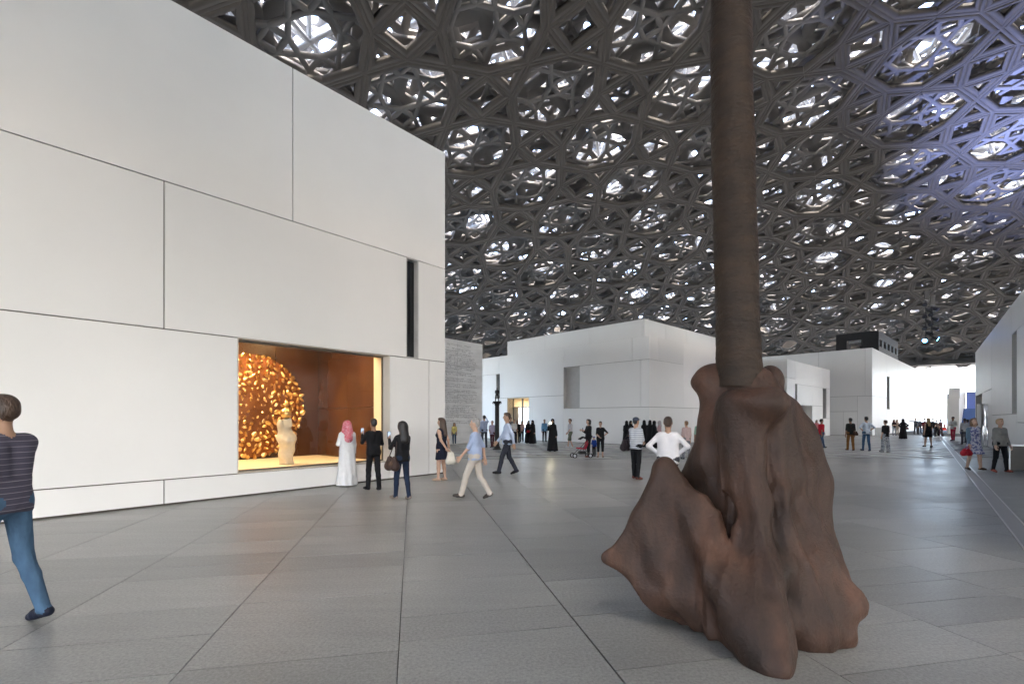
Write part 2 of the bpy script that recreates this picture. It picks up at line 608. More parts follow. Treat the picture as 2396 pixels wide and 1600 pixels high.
Vd, Fd = [], []
nseg = 64
for nn in (0.04, 0.12):
    Vd.append(facept(BW, dcen_s, dcen_z, nn + (0.1 if nn > 0.1 else 0)))
    for i in range(nseg):
        a = 2 * math.pi * i / nseg
        Vd.append(facept(BW, dcen_s + dr * math.cos(a), dcen_z + dr * math.sin(a), nn))
m1 = nseg + 1
for i in range(nseg):
    j = (i + 1) % nseg
    Fd += [(0, j + 1, i + 1), (m1, m1 + i + 1, m1 + j + 1), (i + 1, j + 1, m1 + j + 1, m1 + i + 1)]
mk('disc_plate', Vd, Fd, mat('copper_plate', (0.26, 0.10, 0.035), 0.35, metal=0.7, var=0.2), gd)
nug = []
for q in range(7):
    me = bpy.data.meshes.new('nugget')
    vv, ff = [], []
    n1_, n2_ = 6, 4
    ph = RNG.uniform(0.65, 1.25, (n2_ + 1, n1_))
    for i in range(n2_ + 1):
        t = math.pi * i / n2_
        for k in range(n1_):
            a = 2 * math.pi * k / n1_
            r = ph[i, k] if 0 < i < n2_ else 1.0
            vv.append((0.088 * math.sin(t) * math.cos(a) * r, 0.030 * math.sin(t) * math.sin(a) * r, 0.045 * math.cos(t) * r))
    for i in range(n2_):
        for k in range(n1_):
            a, b_ = i * n1_ + k, i * n1_ + (k + 1) % n1_
            ff.append((a, a + n1_, b_ + n1_, b_))
    me.from_pydata(vv, [], ff)
    me.materials.append(M['gold'])
    me.update()
    nug.append(me)
ringpts, placed = [], 0
r_ = dr - 0.04
cand = []
while r_ > 0.02:
    n_ = max(1, int(2 * math.pi * r_ / 0.185))
    for k in range(n_):
        cand.append((r_ + random.uniform(-.03, .03), 2 * math.pi * (k + random.uniform(-.25, .25)) / n_))
    r_ -= 0.16
tot = len(cand)
for r_, a in cand:
    s_, z_ = dcen_s + r_ * math.cos(a), dcen_z + r_ * math.sin(a)
    if BW.p(s_, 0, 0)[0] < -99: continue
    # keep the pieces that can be seen past the window's left edge
    P = np.array(BW.p(s_, 0.16, z_))
    u_ = U0 + F * P[0] / P[1]
    if u_ < 535: continue
    if placed >= 300: break
    o = bpy.data.objects.new('nugget', random.choice(nug))
    COL.objects.link(o)
    o.location = Vector(P) - Vector(BW.p(dcen_s, 0.05, dcen_z))
    o.rotation_euler = (random.uniform(-.4, .4), random.uniform(-1.2, 1.2), random.uniform(0, 6.3))
    k_ = random.uniform(0.95, 1.5)
    o.scale = (k_, k_ * random.uniform(.8, 1.3), k_ * random.uniform(.8, 1.5))
    o.parent = gd
    placed += 1


# ---- middle gallery
def two_faced(cx, cy, ang=46.4):
    a = math.radians(ang)
    d = (math.sin(a), math.cos(a)); l = (-d[1], d[0])
    return Face((cx, cy), l, (-d[0], -d[1])), Face((cx, cy), d, (-l[0], -l[1]))


def body(fl, fr, b, ll, lr, z1, name='roof', inset=0.36):
    """roof slab and hidden rear walls of a building block"""
    mb = MB()
    o = fl.o
    P = []
    for z in (z1 - 0.45, z1 - 0.06):
        for a, c in ((inset, inset), (ll, inset), (ll, lr), (inset, lr)):
            q = o + fl.s * a + fr.s * c
            P.append((q[0], q[1], z))
    mb.add(P, QB)
    for (a0, c0_, a1, c1_) in ((ll - 0.3, inset, ll, lr), (inset, lr - 0.3, ll - 0.3, lr)):
        P = []
        for z in (0, z1 - 0.45):
            for a, c in ((a0, c0_), (a1, c0_), (a1, c1_), (a0, c1_)):
                q = o + fl.s * a + fr.s * c
                P.append((q[0], q[1], z))
        mb.add(P, QB)
    return mb.build(name, M['white'], b)


fl, fr = two_faced(8.43, 29.7)
g2 = empty('stepped_gallery', (8.43, 29.7, 0))
tag(g2, 'white stepped gallery with the lit doorway behind the statue column', 'building')
L_, R_ = fl.su, fr.su
J2, J1, T2 = 2.40, 5.34, 6.78
LL2, LR2 = 19.0, 17.0
J3 = 3.34
dL, dR = L_(1187), L_(1237)
nL, nR = L_(1318.5), L_(1356)
tL, tR = L_(1161), L_(1169.5)
panels(fl, g2, [
    (0, L_(1479), J1, T2), (L_(1479), nL, J1, T2), (nL, tR, J3, T2), (tR, LL2, J1, T2),
    (0, L_(1499.5), J2, J1), (L_(1499.5), nR, J2, J1),
    (0, nL, 0.02, J2), (nL, dR, 0.02, J3), (dL, tR, 0.02, J3), (tL, LL2, 0.02, J1), (tR, tL, 0.02, J3)])
core(fl, g2, [(nL, nR, J2, J1), (dL, dR, 0, J3), (tL, tR, J3, J1)], 0.05, LL2, T2)
recess(fl, g2, nL, nR, J2 + 0.01, J1 - 0.01, 0.34, M['reveal'], M['reveal'])
recess(fl, g2, tL, tR, J3 + 0.01, J1 - 0.01, 0.34, M['dark'], M['reveal'], 'slit_window')
panels(fr, g2, [
    (0, R_(1540), J1, T2), (R_(1540), R_(1600), J1, T2), (R_(1600), R_(1669), J2, T2), (R_(1669), LR2, J2, T2),
    (0, R_(1600), J2, J1), (0, R_(1620), 0.02, J2), (R_(1620), LR2, 0.02, J2)])
core(fr, g2, [], 0.05, LR2, T2)
body(fl, fr, g2, LL2, LR2, T2)
# upper step
U2 = 8.05
fl2 = fl.shifted(0.8, -0.8); fr2 = fr.shifted(0.8, -0.8)
fl2.o = fr2.o = fl.o + fl.s * 0.8 + fr.s * 0.8
e2 = fl2.su(1187)
panels(fl2, g2, [(0, fl2.su(1503), T2 - .06, U2), (fl2.su(1503), fl2.su(1380), T2 - .06, U2), (fl2.su(1380), fl2.su(1276.6), T2 - .06, U2), (fl2.su(1276.6), e2, T2 - .06, U2)])
panels(fr2, g2, [(0, fr2.su(1558), T2 - .06, U2), (fr2.su(1558), fr2.su(1606), T2 - .06, U2), (fr2.su(1606), 14, T2 - .06, U2)])
mb = MB()
P = []
for z in (T2 - 0.3, U2 - 0.02):
    for a, c in ((0.05, 0.05), (e2, 0.05), (e2, 14), (0.05, 14)):
        q = fl2.o + fl.s * a + fr.s * c
        P.append((q[0], q[1], z))
mb.add(P, QB).build('upper_roof', M['white'], g2)
# lit doorway: lobby walls, glass doors
M['lobby'] = mat('lobby_wall', (0.80, 0.72, 0.58), 0.5)
lob = MB()
fl.box(lob, dR - 0.05, dR, -3.4, -0.06, 0, J3)
fl.box(lob, dL, dL + 0.05, -3.4, -0.06, 0, J3)
fl.box(lob, dR, dL, -3.4, -3.3, 0, J3)
fl.box(lob, dR, dL, -3.3, -0.06, J3 - 0.06, J3 - 0.012)
lobby = lob.build('lobby', M['lobby'], g2)
M['metal_dark'] = mat('dark_door_metal', (0.10, 0.095, 0.085), 0.4, metal=0.6)
dfr = MB()
for k in (0.02, 0.16, 0.2, 0.52, 0.55, 0.97):
    s_ = dR + (dL - dR) * k
    fl.box(dfr, s_, s_ + 0.05, -0.7, -0.6, 0, J3 - 0.07)
fl.box(dfr, dR, dL, -0.7, -0.6, 2.55, 2.62)
dd = dfr.build('door_frame', M['metal_dark'], g2)
for k0, k1 in ((0.04, 0.16), (0.22, 0.52), (0.57, 0.97)):
    sa, sb = dR + (dL - dR) * k0 + 0.03, dR + (dL - dR) * k1 - 0.01
    mk('pane', [fl.p(a, -0.65, z) for a, z in ((sa, 0.02), (sb, 0.02), (sb, 2.55), (sa, 2.55))], [(0, 1, 2, 3)], M['glass'], dd)
la = bpy.data.lights.new('lobby_light', 'AREA')
la.size = 1.2; la.energy = 1.8; la.color = (1.0, 0.80, 0.52)
MB().box(fl.p((dL + dR) / 2, -1.9, J3 - 0.075), (0.5, 0.5, 0.03), math.radians(43.6)).build('lobby_lamp', M['lobby'], lobby)
lo = bpy.data.objects.new('lobby_light', la)
lo.location = fl.p((dL + dR) / 2, -1.9, J3 - 0.11)
COL.objects.link(lo); put(lo, g2)

# ---- low gallery right of the trunk
fl3, fr3 = two_faced(21.85, 38.4)
g3 = empty('low_gallery', (21.85, 38.4, 0))
tag(g3, 'low white gallery block with a recessed grey door right of the brown sculpture', 'building')
R_ = fr3.su
T3, K3 = 6.41, 4.95
eR = R_(1942)
q0, q1 = R_(1860.5), R_(1865.5)
zq = fr3.zv(1863, 985)
w0, w1 = R_(1925), R_(1933.5)
zw0, zw1 = fr3.zv(1929, 979), fr3.zv(1929, 908)
d0, d1 = R_(1871), R_(1901)
zd = fr3.zv(1886, 948)
zm = fr3.zv(1905, 949)
panels(fl3, g3, [(0, 4.2, K3, T3), (4.2, 9, K3, T3), (0, 2.6, 0.02, K3), (2.6, 9, 0.02, K3)])
core(fl3, g3, [], 0.05, 9, T3)
panels(fr3, g3, [(0, q0, K3, T3), (0, q0, 0.02, K3), (q0, w0, zw1, T3), (q0, q1, zq, zw1 - .0) if False else (q0, q1, 0.02, zq),
                 (q1, d0, 0.02, zw1) , (d0, d1, zd, zw1), (d1, w0, zm, zw1), (d1, w0, 0.02, zm), (w0, eR, zw1, T3), (w1, eR, zw0, zw1), (w0, eR, 0.02, zw0)])
core(fr3, g3, [(q0, q1, zq, zw1), (d0, d1, 0, zd), (w0, w1, zw0, zw1)], 0.05, eR, T3)
recess(fr3, g3, q0, q1, zq, zw1, 0.3, M['dark'], M['reveal'], 'slit_window')
recess(fr3, g3, w0, w1, zw0, zw1, 0.34, mat('grey_panel', (0.22, 0.225, 0.23), 0.4), M['reveal'])
recess(fr3, g3, d0, d1, 0.0, zd, 1.1, mat('grey_door', (0.26, 0.27, 0.28), 0.4), M['white'], 'doorway')
body(fl3, fr3, g3, 9, eR, T3)

# ---- tall gallery carrying the black booth
fl4, fr4 = two_faced(34.8, 46.7)
g4 = empty('tall_gallery', (34.8, 46.7, 0))
tag(g4, 'tall white gallery with the black booth on its roof', 'building')
L_, R_ = fl4.su, fr4.su
T4, K4 = 8.53, 3.88
zj = fl4.zv(1990, 962.5)
eL, eR = 15.0, R_(2143)
panels(fl4, g4, [(0, L_(2024), K4, T4), (L_(2024), L_(1915), K4, T4), (L_(1915), eL, K4, T4), (0, L_(2006), 0.02, K4), (L_(2006), L_(1925), zj, K4),
                 (L_(2006), L_(1973), 0.02, zj), (L_(1973), L_(1925), 0.02, zj), (L_(1925), eL, 0.02, K4)])
core(fl4, g4, [], 0.05, eL, T4)
a0, a1 = R_(2075), R_(2081.5)
za, zb = fr4.zv(2078, 957), fr4.zv(2078, 880.5)
zt = fr4.zv(2110, 928)
panels(fr4, g4, [(0, a0, K4, T4), (0, a0, 0.02, K4), (a0, a1, 0.02, za), (a0, R_(2100), zb, T4), (a1, R_(2100), za, zb), (a1, R_(2100), 0.02, za),
                 (R_(2100), eR, zt, T4), (R_(2100), R_(2116.6), 0.02, zt), (R_(2116.6), eR, 0.02, zt)])
core(fr4, g4, [(a0, a1, za, zb)], 0.05, eR, T4)
recess(fr4, g4, a0, a1, za, zb, 0.34, M['dark'], M['reveal'], 'slit_window')
body(fl4, fr4, g4, eL, eR, T4)

# black booth on its roof
fl6, fr6 = two_faced(37.93, 50.0)
bz0, bz1 = T4 - 0.06, 10.8
lL6, lR6 = fl6.su(1956), fr6.su(2101)
bo = empty('control_booth', (37.93, 50.0, bz0))
tag(bo, 'black control booth with a window strip on the tall gallery roof', 'booth')
o0, o1 = fl6.su(2017), fl6.su(1981)
mb = MB()
fl6.box(mb, 0, o0, -0.12, 0, bz0, bz1)
fl6.box(mb, o1, lL6, -0.12, 0, bz0, bz1)
fl6.box(mb, o0, o1, -0.12, 0, bz0 + 1.55, bz1)
mb.build('front_wall', M['black'], bo)
fl6.box(MB(), 0.12, lL6, -lR6, -lR6 + 0.1, bz0, bz1 - 0.02).build('rear_wall', M['black'], bo)
mb = MB()
fr6.box(mb, 0.122, lR6, -0.12, -0.005, bz0, bz0 + 0.75)
fr6.box(mb, 0.122, lR6, -0.12, -0.005, bz0 + 1.5, bz1 - 0.01)
mb.build('side_wall', mat('booth_grey', (0.05, 0.047, 0.047), 0.5), bo)
fr6.box(MB(), 0.122, lR6, -lL6, -0.122, bz1 - 0.10, bz1 - 0.012).build('booth_roof', M['black'], bo)
for i in range(6):
    s_ = 0.25 + i * (lR6 - 0.3) / 5
    fr6.box(MB(), s_ - 0.05, s_ + 0.05, -0.1, 0.004, bz0 + 0.752, bz0 + 1.498).build('window_post', M['steel'], bo)
for i in range(5):
    s_ = 0.25 + i * (lR6 - 0.3) / 5
    e_ = 0.25 + (i + 1) * (lR6 - 0.3) / 5
    mk('pane', [fr6.p(a, -0.06, z) for a, z in ((s_ + .05, bz0 + .755), (e_ - .05, bz0 + .755), (e_ - .05, bz0 + 1.495), (s_ + .05, bz0 + 1.495))], [(0, 1, 2, 3)], M['glass'], bo)
q = MB()
q.tube([fl6.p(o0 + 0.2, -0.5, bz0 + 1.5), fl6.p(o1 - 0.1, -0.5, bz0 + 1.42)], 0.16, 10)
q.build('projector', mat('projector_grey', (0.35, 0.35, 0.36), 0.35), bo)

# ---- right gallery along the channel
G5 = Face((22.85, 22.35), (0.6494, 0.7604), (-0.7604, 0.6494))
g5 = empty('long_gallery', (*G5.o, 0))
tag(g5, 'long white gallery wall at the right edge beside the floor channel', 'building')
L_ = G5.su
T5 = 6.6
z0_ = G5.zv(2340, 970)
s_far, s_a, s_b = L_(2282), L_(2367.6), L_(2379)
zt5 = 5.3
zo = 3.35
dz0, dz1 = L_(2283), L_(2298)
panels(G5, g5, [(s_far, L_(2320), zo, T5), (L_(2320), s_a, z0_, T5), (s_a, -9, zt5, T5), (s_b, -9, z0_ - .35, zt5), (s_b, -9, 0.02, z0_ - .35),
                (dz1, L_(2320), 0.02, zo), (L_(2320), s_b, 0.02, z0_), (-9, -24, zo, T5), (-9, -24, 0.02, zo), (dz0, s_far, 0.02, zo)])
core(G5, g5, [(s_a, s_b, z0_, zt5), (dz0, dz1, 0, zo)], -24, s_far, T5)
recess(G5, g5, s_a, s_b, z0_, zt5, 0.34, M['reveal'], M['reveal'])
recess(G5, g5, dz0, dz1, 0.0, zo, 0.34, mat('beige_door', (0.62, 0.55, 0.42), 0.5), M['reveal'], 'doorway')
mb = MB()
G5.box(mb, -24, s_far, -12, -0.36, T5 - 0.45, T5 - 0.06)
G5.box(mb, s_far - 0.3, s_far, -12, -0.36, 0, T5 - 0.45)
mb.build('roof', M['white'], g5)

# ---- inscribed wall behind the left gallery
GT = Face(at(1129, 979, 34.0)[:2], (-0.646, -0.7634), (0.7634, -0.646))
gt = empty('inscribed_wall', (*GT.o, 0))
tag(gt, 'grey stone wall covered with rows of carved illegible script', 'wall')
TT = GT.zv(1128.9, 805.4)
M['stone'] = mat('grey_marble', (0.80, 0.82, 0.83), 0.5, var=0.12, vs_=1.1, aniso=(0.6, 0.6, 3))
for i in range(4):
    for k in range(4):
        z0_, z1_ = TT * k / 4, TT * (k + 1) / 4
        GT.box(MB(), i * 2.4 + 0.004, (i + 1) * 2.4 - 0.004, -0.1, 0, z0_ + 0.004, z1_ - 0.004).build('stone_panel', M['stone'], gt)
GT.box(MB(), 0.0, 9.6, -1.5, -0.104, 0, TT).build('backing', M['stone'], gt)
GT.box(MB(), 0.0, 0.06, -1.49, 0.0, 0, TT - 0.01) 
mk_ = MB()
z = TT - 0.35
while z > 1.35:
    s_ = 0.55 + random.uniform(0, .25) if z < TT - 1.6 else 1.2 + (TT - z) * -0.4 + random.uniform(0, .2)
    if random.random() < 0.1:
        z -= 0.13; continue
    while s_ < 4.2:
        ln = random.uniform(0.05, 0.26)
        if random.random() < 0.88:
            zz = z + random.uniform(-.02, .02)
            GT.box(mk_, s_, s_ + ln, 0.0, 0.012, zz, zz + random.uniform(.02, .045))
            if random.random() < 0.5:
                GT.box(mk_, s_ + ln * .3, s_ + ln * .3 + 0.03, 0.001, 0.010, zz - 0.05, zz + 0.001)
        s_ += ln + random.uniform(0.01, 0.06)
    z -= random.uniform(0.11, 0.15)
tag(mk_.build('script_marks', mat('script_mark_grey', (0.50, 0.51, 0.53), 0.8), gt), kind='stuff')  # marks in a darker grey than the stone panels

# ---- stair pavilion at the far end, its blue light painted on
fs = empty('stair_pavilion', (*at(2262, 979, 54)[:2], 0))
tag(fs, 'pale pavilion with blue-lit steps at the far end', 'stair')
FS = Face(at(2247, 979, 54)[:2], (0.690, -0.724), (-0.724, -0.690))
sw = FS.su(2290) + 2.5
mst = mat('blue_lit_stair', (0.10, 0.18, 0.42), 0.5)  # blue light on the steps is put into their base colour
for i in range(11):
    FS.box(MB(), 0.0, sw, -0.45 * (i + 1), -0.45 * i, 0, 0.26 * (i + 1)).build('step', mst, fs)
FS.box(MB(), 0.0, sw, -9.0, -8.7, 0, 5.0).build('rear_wall', mat('blue_lit_wall', (0.22, 0.30, 0.75), 0.6), fs)  # this wall's blue light is part of its base colour
FS.box(MB(), -0.95, -0.02, -8, 0.3, 0, 5.1).build('side_wall', M['white'], fs)
FS.box(MB(), -0.98, -0.02, 0.302, 1.2, 0, 3.9).build('side_wall', M['white'], fs)
FS.box(MB(), -1.35, -1.0, -6, -3, 0, 4.6).build('fin_wall', mat('pale_blue_wall', (0.55, 0.58, 0.70), 0.6), fs)

# ------------------------------------------------------------------ dome
DR, DP, DTH = 186.0, 7.65, math.radians(145.43)
DZ = 27.99 + H                                        # height of the lowest layer at the crown
DOX, DOY = -26.22, 23.88                             # where one star sits, relative to the crown


def dome_map(a, b, h):
    r = np.hypot(a, b)
    t = r / DR
    k = np.where(r > 1e-6, (DR + h) * np.sin(t) / np.maximum(r, 1e-6), 1.0)
    return np.stack([AX + k * a, AY + k * b, DZ - DR + (DR + h) * np.cos(t)], -1)


def star_template(p, wfrac, depth, groove):
    """one four-pointed star: a square ringed by four triangles, bars of width w; returns local (x, y, h) and quads"""
    s = p / 2.7320508
    w = wfrac * s
    hw = w / 2
    apx = s / 2 + s * 0.8660254
    if groove:
        c, gw, gd = 0.12 * w, 0.013, 0.02
        prof = [(0, 0), (c, 0), (c, gd), (c + gw, gd), (c + gw, 0), (hw, 0), (hw, depth), (0, depth)]
    else:
        prof = [(0, 0), (hw, 0), (hw, depth), (0, depth)]
    strips = []

    def inset_poly(P):
        P = [np.array(q, float) for q in P]
        c_ = sum(P) / len(P)
        n = len(P)
        lines = []
        for i in range(n):
            a, b = P[i], P[(i + 1) % n]
            t = (b - a) / np.linalg.norm(b - a)
            nn = np.array([-t[1], t[0]])
            if nn @ (c_ - a) < 0: nn = -nn
            lines.append((a + nn * hw, t))
        Q = []
        for i in range(n):
            a, t = lines[i - 1]; b, u = lines[i]
            M_ = np.array([t, -u]).T
            k = np.linalg.solve(M_, b - a)
            Q.append(a + t * k[0])
        for i in range(n):
            j = (i + 1) % n
            strips.append((P[i], P[j], Q[i], Q[j]))
    h = s / 2
    inset_poly([(-h, -h), (h, -h), (h, h), (-h, h)])
    for k in range(4):
        a = k * math.pi / 2
        R2 = np.array([[math.cos(a), -math.sin(a)], [math.sin(a), math.cos(a)]])
        inset_poly([R2 @ q for q in ((h, -h), (h, h), (apx, 0))])
        # octagon side: apex -> square corner -> next apex
        A, C, B = np.array([apx, 0.0]), np.array([h, h]), np.array([0.0, apx])
        Ai = A + np.array([0.0, hw / math.sin(math.radians(60))])
        Bi = B + np.array([hw / math.sin(math.radians(60)), 0.0])
        Ci = C + np.array([1, 1]) / math.sqrt(2) * (hw / math.sin(math.radians(75)))
        strips.append((R2 @ A, R2 @ C, R2 @ Ai, R2 @ Ci))
        strips.append((R2 @ C, R2 @ B, R2 @ Ci, R2 @ Bi))
    V, Q = [], []
    for (a, b, ai, bi) in strips:
        base = len(V)
        for o, hh in prof:
            t = o / hw
            pa, pb = a + (ai - a) * t, b + (bi - b) * t
            V.append((pa[0], pa[1], hh)); V.append((pb[0], pb[1], hh))
        for i in range(len(prof) - 1):
            Q.append((base + 2 * i, base + 2 * i + 1, base + 2 * i + 3, base + 2 * i + 2))
        if not groove and False:
            pass
    V = np.array(V); V[:, :2] *= 0.9965
    return V, np.array(Q)


def lattice(p, rot, off, rmax):
    n = int(rmax / p) + 3
    c, s = math.cos(rot), math.sin(rot)
    i, j = np.meshgrid(np.arange(-n * 2, n * 2 + 1), np.arange(-n * 2, n * 2 + 1), indexing='ij')
    i, j = i.ravel(), j.ravel()
    a = p * (i * c - j * s) + off[0]
    b = p * (i * s + j * c) + off[1]
    k = np.hypot(a, b) < rmax
    return np.stack([a[k], b[k]], 1)


def star_layer(p, wfrac, depth, h, rot, off, rmax, groove, flat_h=0.0):
    V, Q = star_template(p, wfrac, depth, groove)
    c, s = math.cos(rot), math.sin(rot)
    lx = V[:, 0] * c - V[:, 1] * s
    ly = V[:, 0] * s + V[:, 1] * c
    cen = lattice(p, rot, off, rmax)
    a = cen[:, 0:1] + lx[None]
    b = cen[:, 1:2] + ly[None]
    W = dome_map(a, b, h + V[None, :, 2])
    return cen, W, Q


RMAX = 83.5
dome = empty('dome', (AX, AY, DZ))
tag(dome, 'vast shallow dome of layered grey metal stars overhead', 'dome')
# lowest layer: the stars that can be told apart are parts of their own
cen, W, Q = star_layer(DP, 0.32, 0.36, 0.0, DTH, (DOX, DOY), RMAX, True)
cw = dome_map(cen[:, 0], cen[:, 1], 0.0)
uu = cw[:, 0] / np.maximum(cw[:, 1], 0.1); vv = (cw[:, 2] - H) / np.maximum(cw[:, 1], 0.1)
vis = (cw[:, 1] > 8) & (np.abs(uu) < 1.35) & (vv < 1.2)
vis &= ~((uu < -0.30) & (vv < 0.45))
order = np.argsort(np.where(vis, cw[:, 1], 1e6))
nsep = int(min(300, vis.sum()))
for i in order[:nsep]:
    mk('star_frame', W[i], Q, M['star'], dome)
rest = order[nsep:]


def joined(W, Q):
    n, k, _ = W.shape
    return W.reshape(-1, 3), (Q[None] + (np.arange(n) * k)[:, None, None]).reshape(-1, 4)


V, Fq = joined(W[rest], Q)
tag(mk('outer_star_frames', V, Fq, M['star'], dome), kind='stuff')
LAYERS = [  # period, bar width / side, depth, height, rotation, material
    (DP * 0.44, 0.25, 0.22, 0.75, DTH, 'star_lifted'),
    (DP * 0.80, 0.40, 0.32, 1.5, DTH + math.radians(27), 'star_lifted'),
    (DP * 0.58, 0.30, 0.25, 2.3, DTH + math.radians(60), 'star_lifted'),
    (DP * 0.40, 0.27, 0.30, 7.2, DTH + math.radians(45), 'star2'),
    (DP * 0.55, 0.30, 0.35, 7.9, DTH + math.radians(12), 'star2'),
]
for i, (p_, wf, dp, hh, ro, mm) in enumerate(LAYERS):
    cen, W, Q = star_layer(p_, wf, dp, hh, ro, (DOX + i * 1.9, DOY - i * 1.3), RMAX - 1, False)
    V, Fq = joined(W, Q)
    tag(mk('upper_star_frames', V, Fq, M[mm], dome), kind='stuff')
# steel space frame between the inner and outer star layers
P_ = 5.6
cen = lattice(P_, DTH + 0.35, (0, 0), RMAX - 2)
c_, s_ = math.cos(DTH + 0.35), math.sin(DTH + 0.35)
ex, ey = np.array([c_, s_]) * P_, np.array([-s_, c_]) * P_
H0, H1 = 3.3, 6.9
bars = []


def seg(pa, ha, pb, hb):
    bars.append((dome_map(pa[:, 0], pa[:, 1], ha), dome_map(pb[:, 0], pb[:, 1], hb)))


half = (ex + ey) / 2
seg(cen, H0, cen + ex, H0); seg(cen, H0, cen + ey, H0)
seg(cen + half, H1, cen + half + ex, H1); seg(cen + half, H1, cen + half + ey, H1)
for q in (half, half - ex, half - ey, half - ex - ey):
    seg(cen, H0, cen + q, H1)
A = np.concatenate([b[0] for b in bars]); B = np.concatenate([b[1] for b in bars])
T = B - A; T /= np.linalg.norm(T, axis=1)[:, None]
X = np.cross(T, np.array([0.13, 0.21, 1.0])); X /= np.linalg.norm(X, axis=1)[:, None]
Y = np.cross(X, T)
wb = 0.13
V = np.stack([q + X * sx * wb + Y * sy * wb for q in (A, B) for sx, sy in ((-1, -1), (1, -1), (1, 1), (-1, 1))], 1)
Qb = np.array([(0, 1, 5, 4), (1, 2, 6, 5), (2, 3, 7, 6), (3, 0, 4, 7)])
V, Fq = joined(V, Qb)
tag(mk('space_frame', V, Fq, M['steel'], dome), kind='stuff')
# rim: edge ring and pale gridded eave
mb = MB()
NS = 120


def ringpt(r, z, a):
    return (AX + r * math.cos(a), AY + r * math.sin(a), z)


RIMR = DR * math.sin(RMAX / DR)
RZ = float(dome_map(np.array([RMAX]), np.array([0.0]), 0.0)[0, 2])
for i in range(NS):
    a0, a1 = 2 * math.pi * i / NS, 2 * math.pi * (i + 1) / NS
    P = [ringpt(r, z, a) for r, z in ((RIMR - 0.5, RZ - 0.25), (RIMR + 1.2, RZ - 0.25), (RIMR + 1.2, RZ + 9.0), (RIMR - 0.5, RZ + 9.0)) for a in (a0, a1)]
    mb.add(P, [(0, 1, 3, 2), (2, 3, 5, 4), (4, 5, 7, 6), (6, 7, 1, 0)])
mb.build('edge_ring', M['star'], dome)
mb = MB()
for k in range(7):
    r = RIMR + 1.25 + k * 0.95
    for i in range(NS):
        a0, a1 = 2 * math.pi * i / NS, 2 * math.pi * (i + 1) / NS
        P = [ringpt(rr, z, a) for rr, z in ((r, RZ - 0.35), (r + 0.55, RZ - 0.35), (r + 0.55, RZ - 0.15), (r, RZ - 0.15)) for a in (a0, a1)]
        mb.add(P, [(0, 1, 3, 2), (2, 3, 5, 4), (4, 5, 7, 6), (6, 7, 1, 0)])
for i in range(NS):
    a = 2 * math.pi * (i + 0.5) / NS
    mb.bar(ringpt(RIMR + 1.25, RZ - 0.5, a), ringpt(RIMR + 8.2, RZ - 0.5, a), 0.25, 0.25)
tag(mb.build('eave_grid', M['soffit'], dome), kind='stuff')


# ------------------------------------------------------------------ implicit-surface modeller
def _rc(P, a, b, r1, r2):
    a, b = np.asarray(a, float), np.asarray(b, float)
    ab = b - a
    t = np.clip(((P - a) @ ab) / max(ab @ ab, 1e-9), 0, 1)
    d = np.linalg.norm(P - a - t[..., None] * ab, axis=-1)
    return d - (r1 + (r2 - r1) * t)


def _el(P, c, r, R=None):
    q = P - np.asarray(c, float)
    if R is not None:
        q = q @ R
    r = np.asarray(r, float)
    k0 = np.linalg.norm(q / r, axis=-1)
    k1 = np.linalg.norm(q / (r * r), axis=-1)
    return k0 * (k0 - 1.0) / np.maximum(k1, 1e-6)


def _tri(P, a, b, c, r):
    """thick rounded triangle"""
    a, b, c = [np.asarray(q, float) for q in (a, b, c)]
    ba, cb, ac = b - a, c - b, a - c
    n = np.cross(ba, ac)
    pa, pb, pc = P - a, P - b, P - c

    def dot(x, y): return (x * y).sum(-1)
    s = (np.sign(pa @ np.cross(ba, n)) + np.sign(pb @ np.cross(cb, n)) + np.sign(pc @ np.cross(ac, n)))

    def ed(p, e):
        t = np.clip((p @ e) / (e @ e), 0, 1)
        q = p - t[..., None] * e
        return (q * q).sum(-1)
    de = np.minimum(np.minimum(ed(pa, ba), ed(pb, cb)), ed(pc, ac))
    dp = (pa @ n) ** 2 / (n @ n)
    return np.sqrt(np.where(s < 2, de, dp)) - r


def _cone(P, z0, z1, r0, r1, c0=(0, 0), c1=(0, 0), rip=0.0, nr=9, ph=0.0):
    """elliptical skirt from z0 (bottom, radii r0) to z1"""
    t = np.clip((P[..., 2] - z0) / (z1 - z0), 0, 1)
    cx = c0[0] + (c1[0] - c0[0]) * t; cy = c0[1] + (c1[1] - c0[1]) * t
    rx = r0[0] + (r1[0] - r0[0]) * t; ry = r0[1] + (r1[1] - r0[1]) * t
    x, y = P[..., 0] - cx, P[..., 1] - cy
    k = 1.0
    if rip:
        th = np.arctan2(y / ry, x / rx)
        k = 1 + rip * (1 - t) * np.sin(nr * th + ph + 2.0 * t)
    f = (np.sqrt((x / rx) ** 2 + (y / ry) ** 2) - k) * np.minimum(rx, ry)
    return np.maximum(f, np.maximum(z0 - P[..., 2], P[..., 2] - z1))


def prim_d(P, pr):
    k = pr[0]
    if k == 'rc': return _rc(P, *pr[1:5])
    if k == 'el': return _el(P, pr[1], pr[2], pr[3] if len(pr) > 3 else None)
    if k == 'tri': return _tri(P, *pr[1:5])
    if k == 'cone': return _cone(P, *pr[1:])


def smin(a, b, k):
    if k <= 0: return np.minimum(a, b)
    h = np.maximum(k - np.abs(a - b), 0) / k
    return np.minimum(a, b) - h * h * k * 0.25


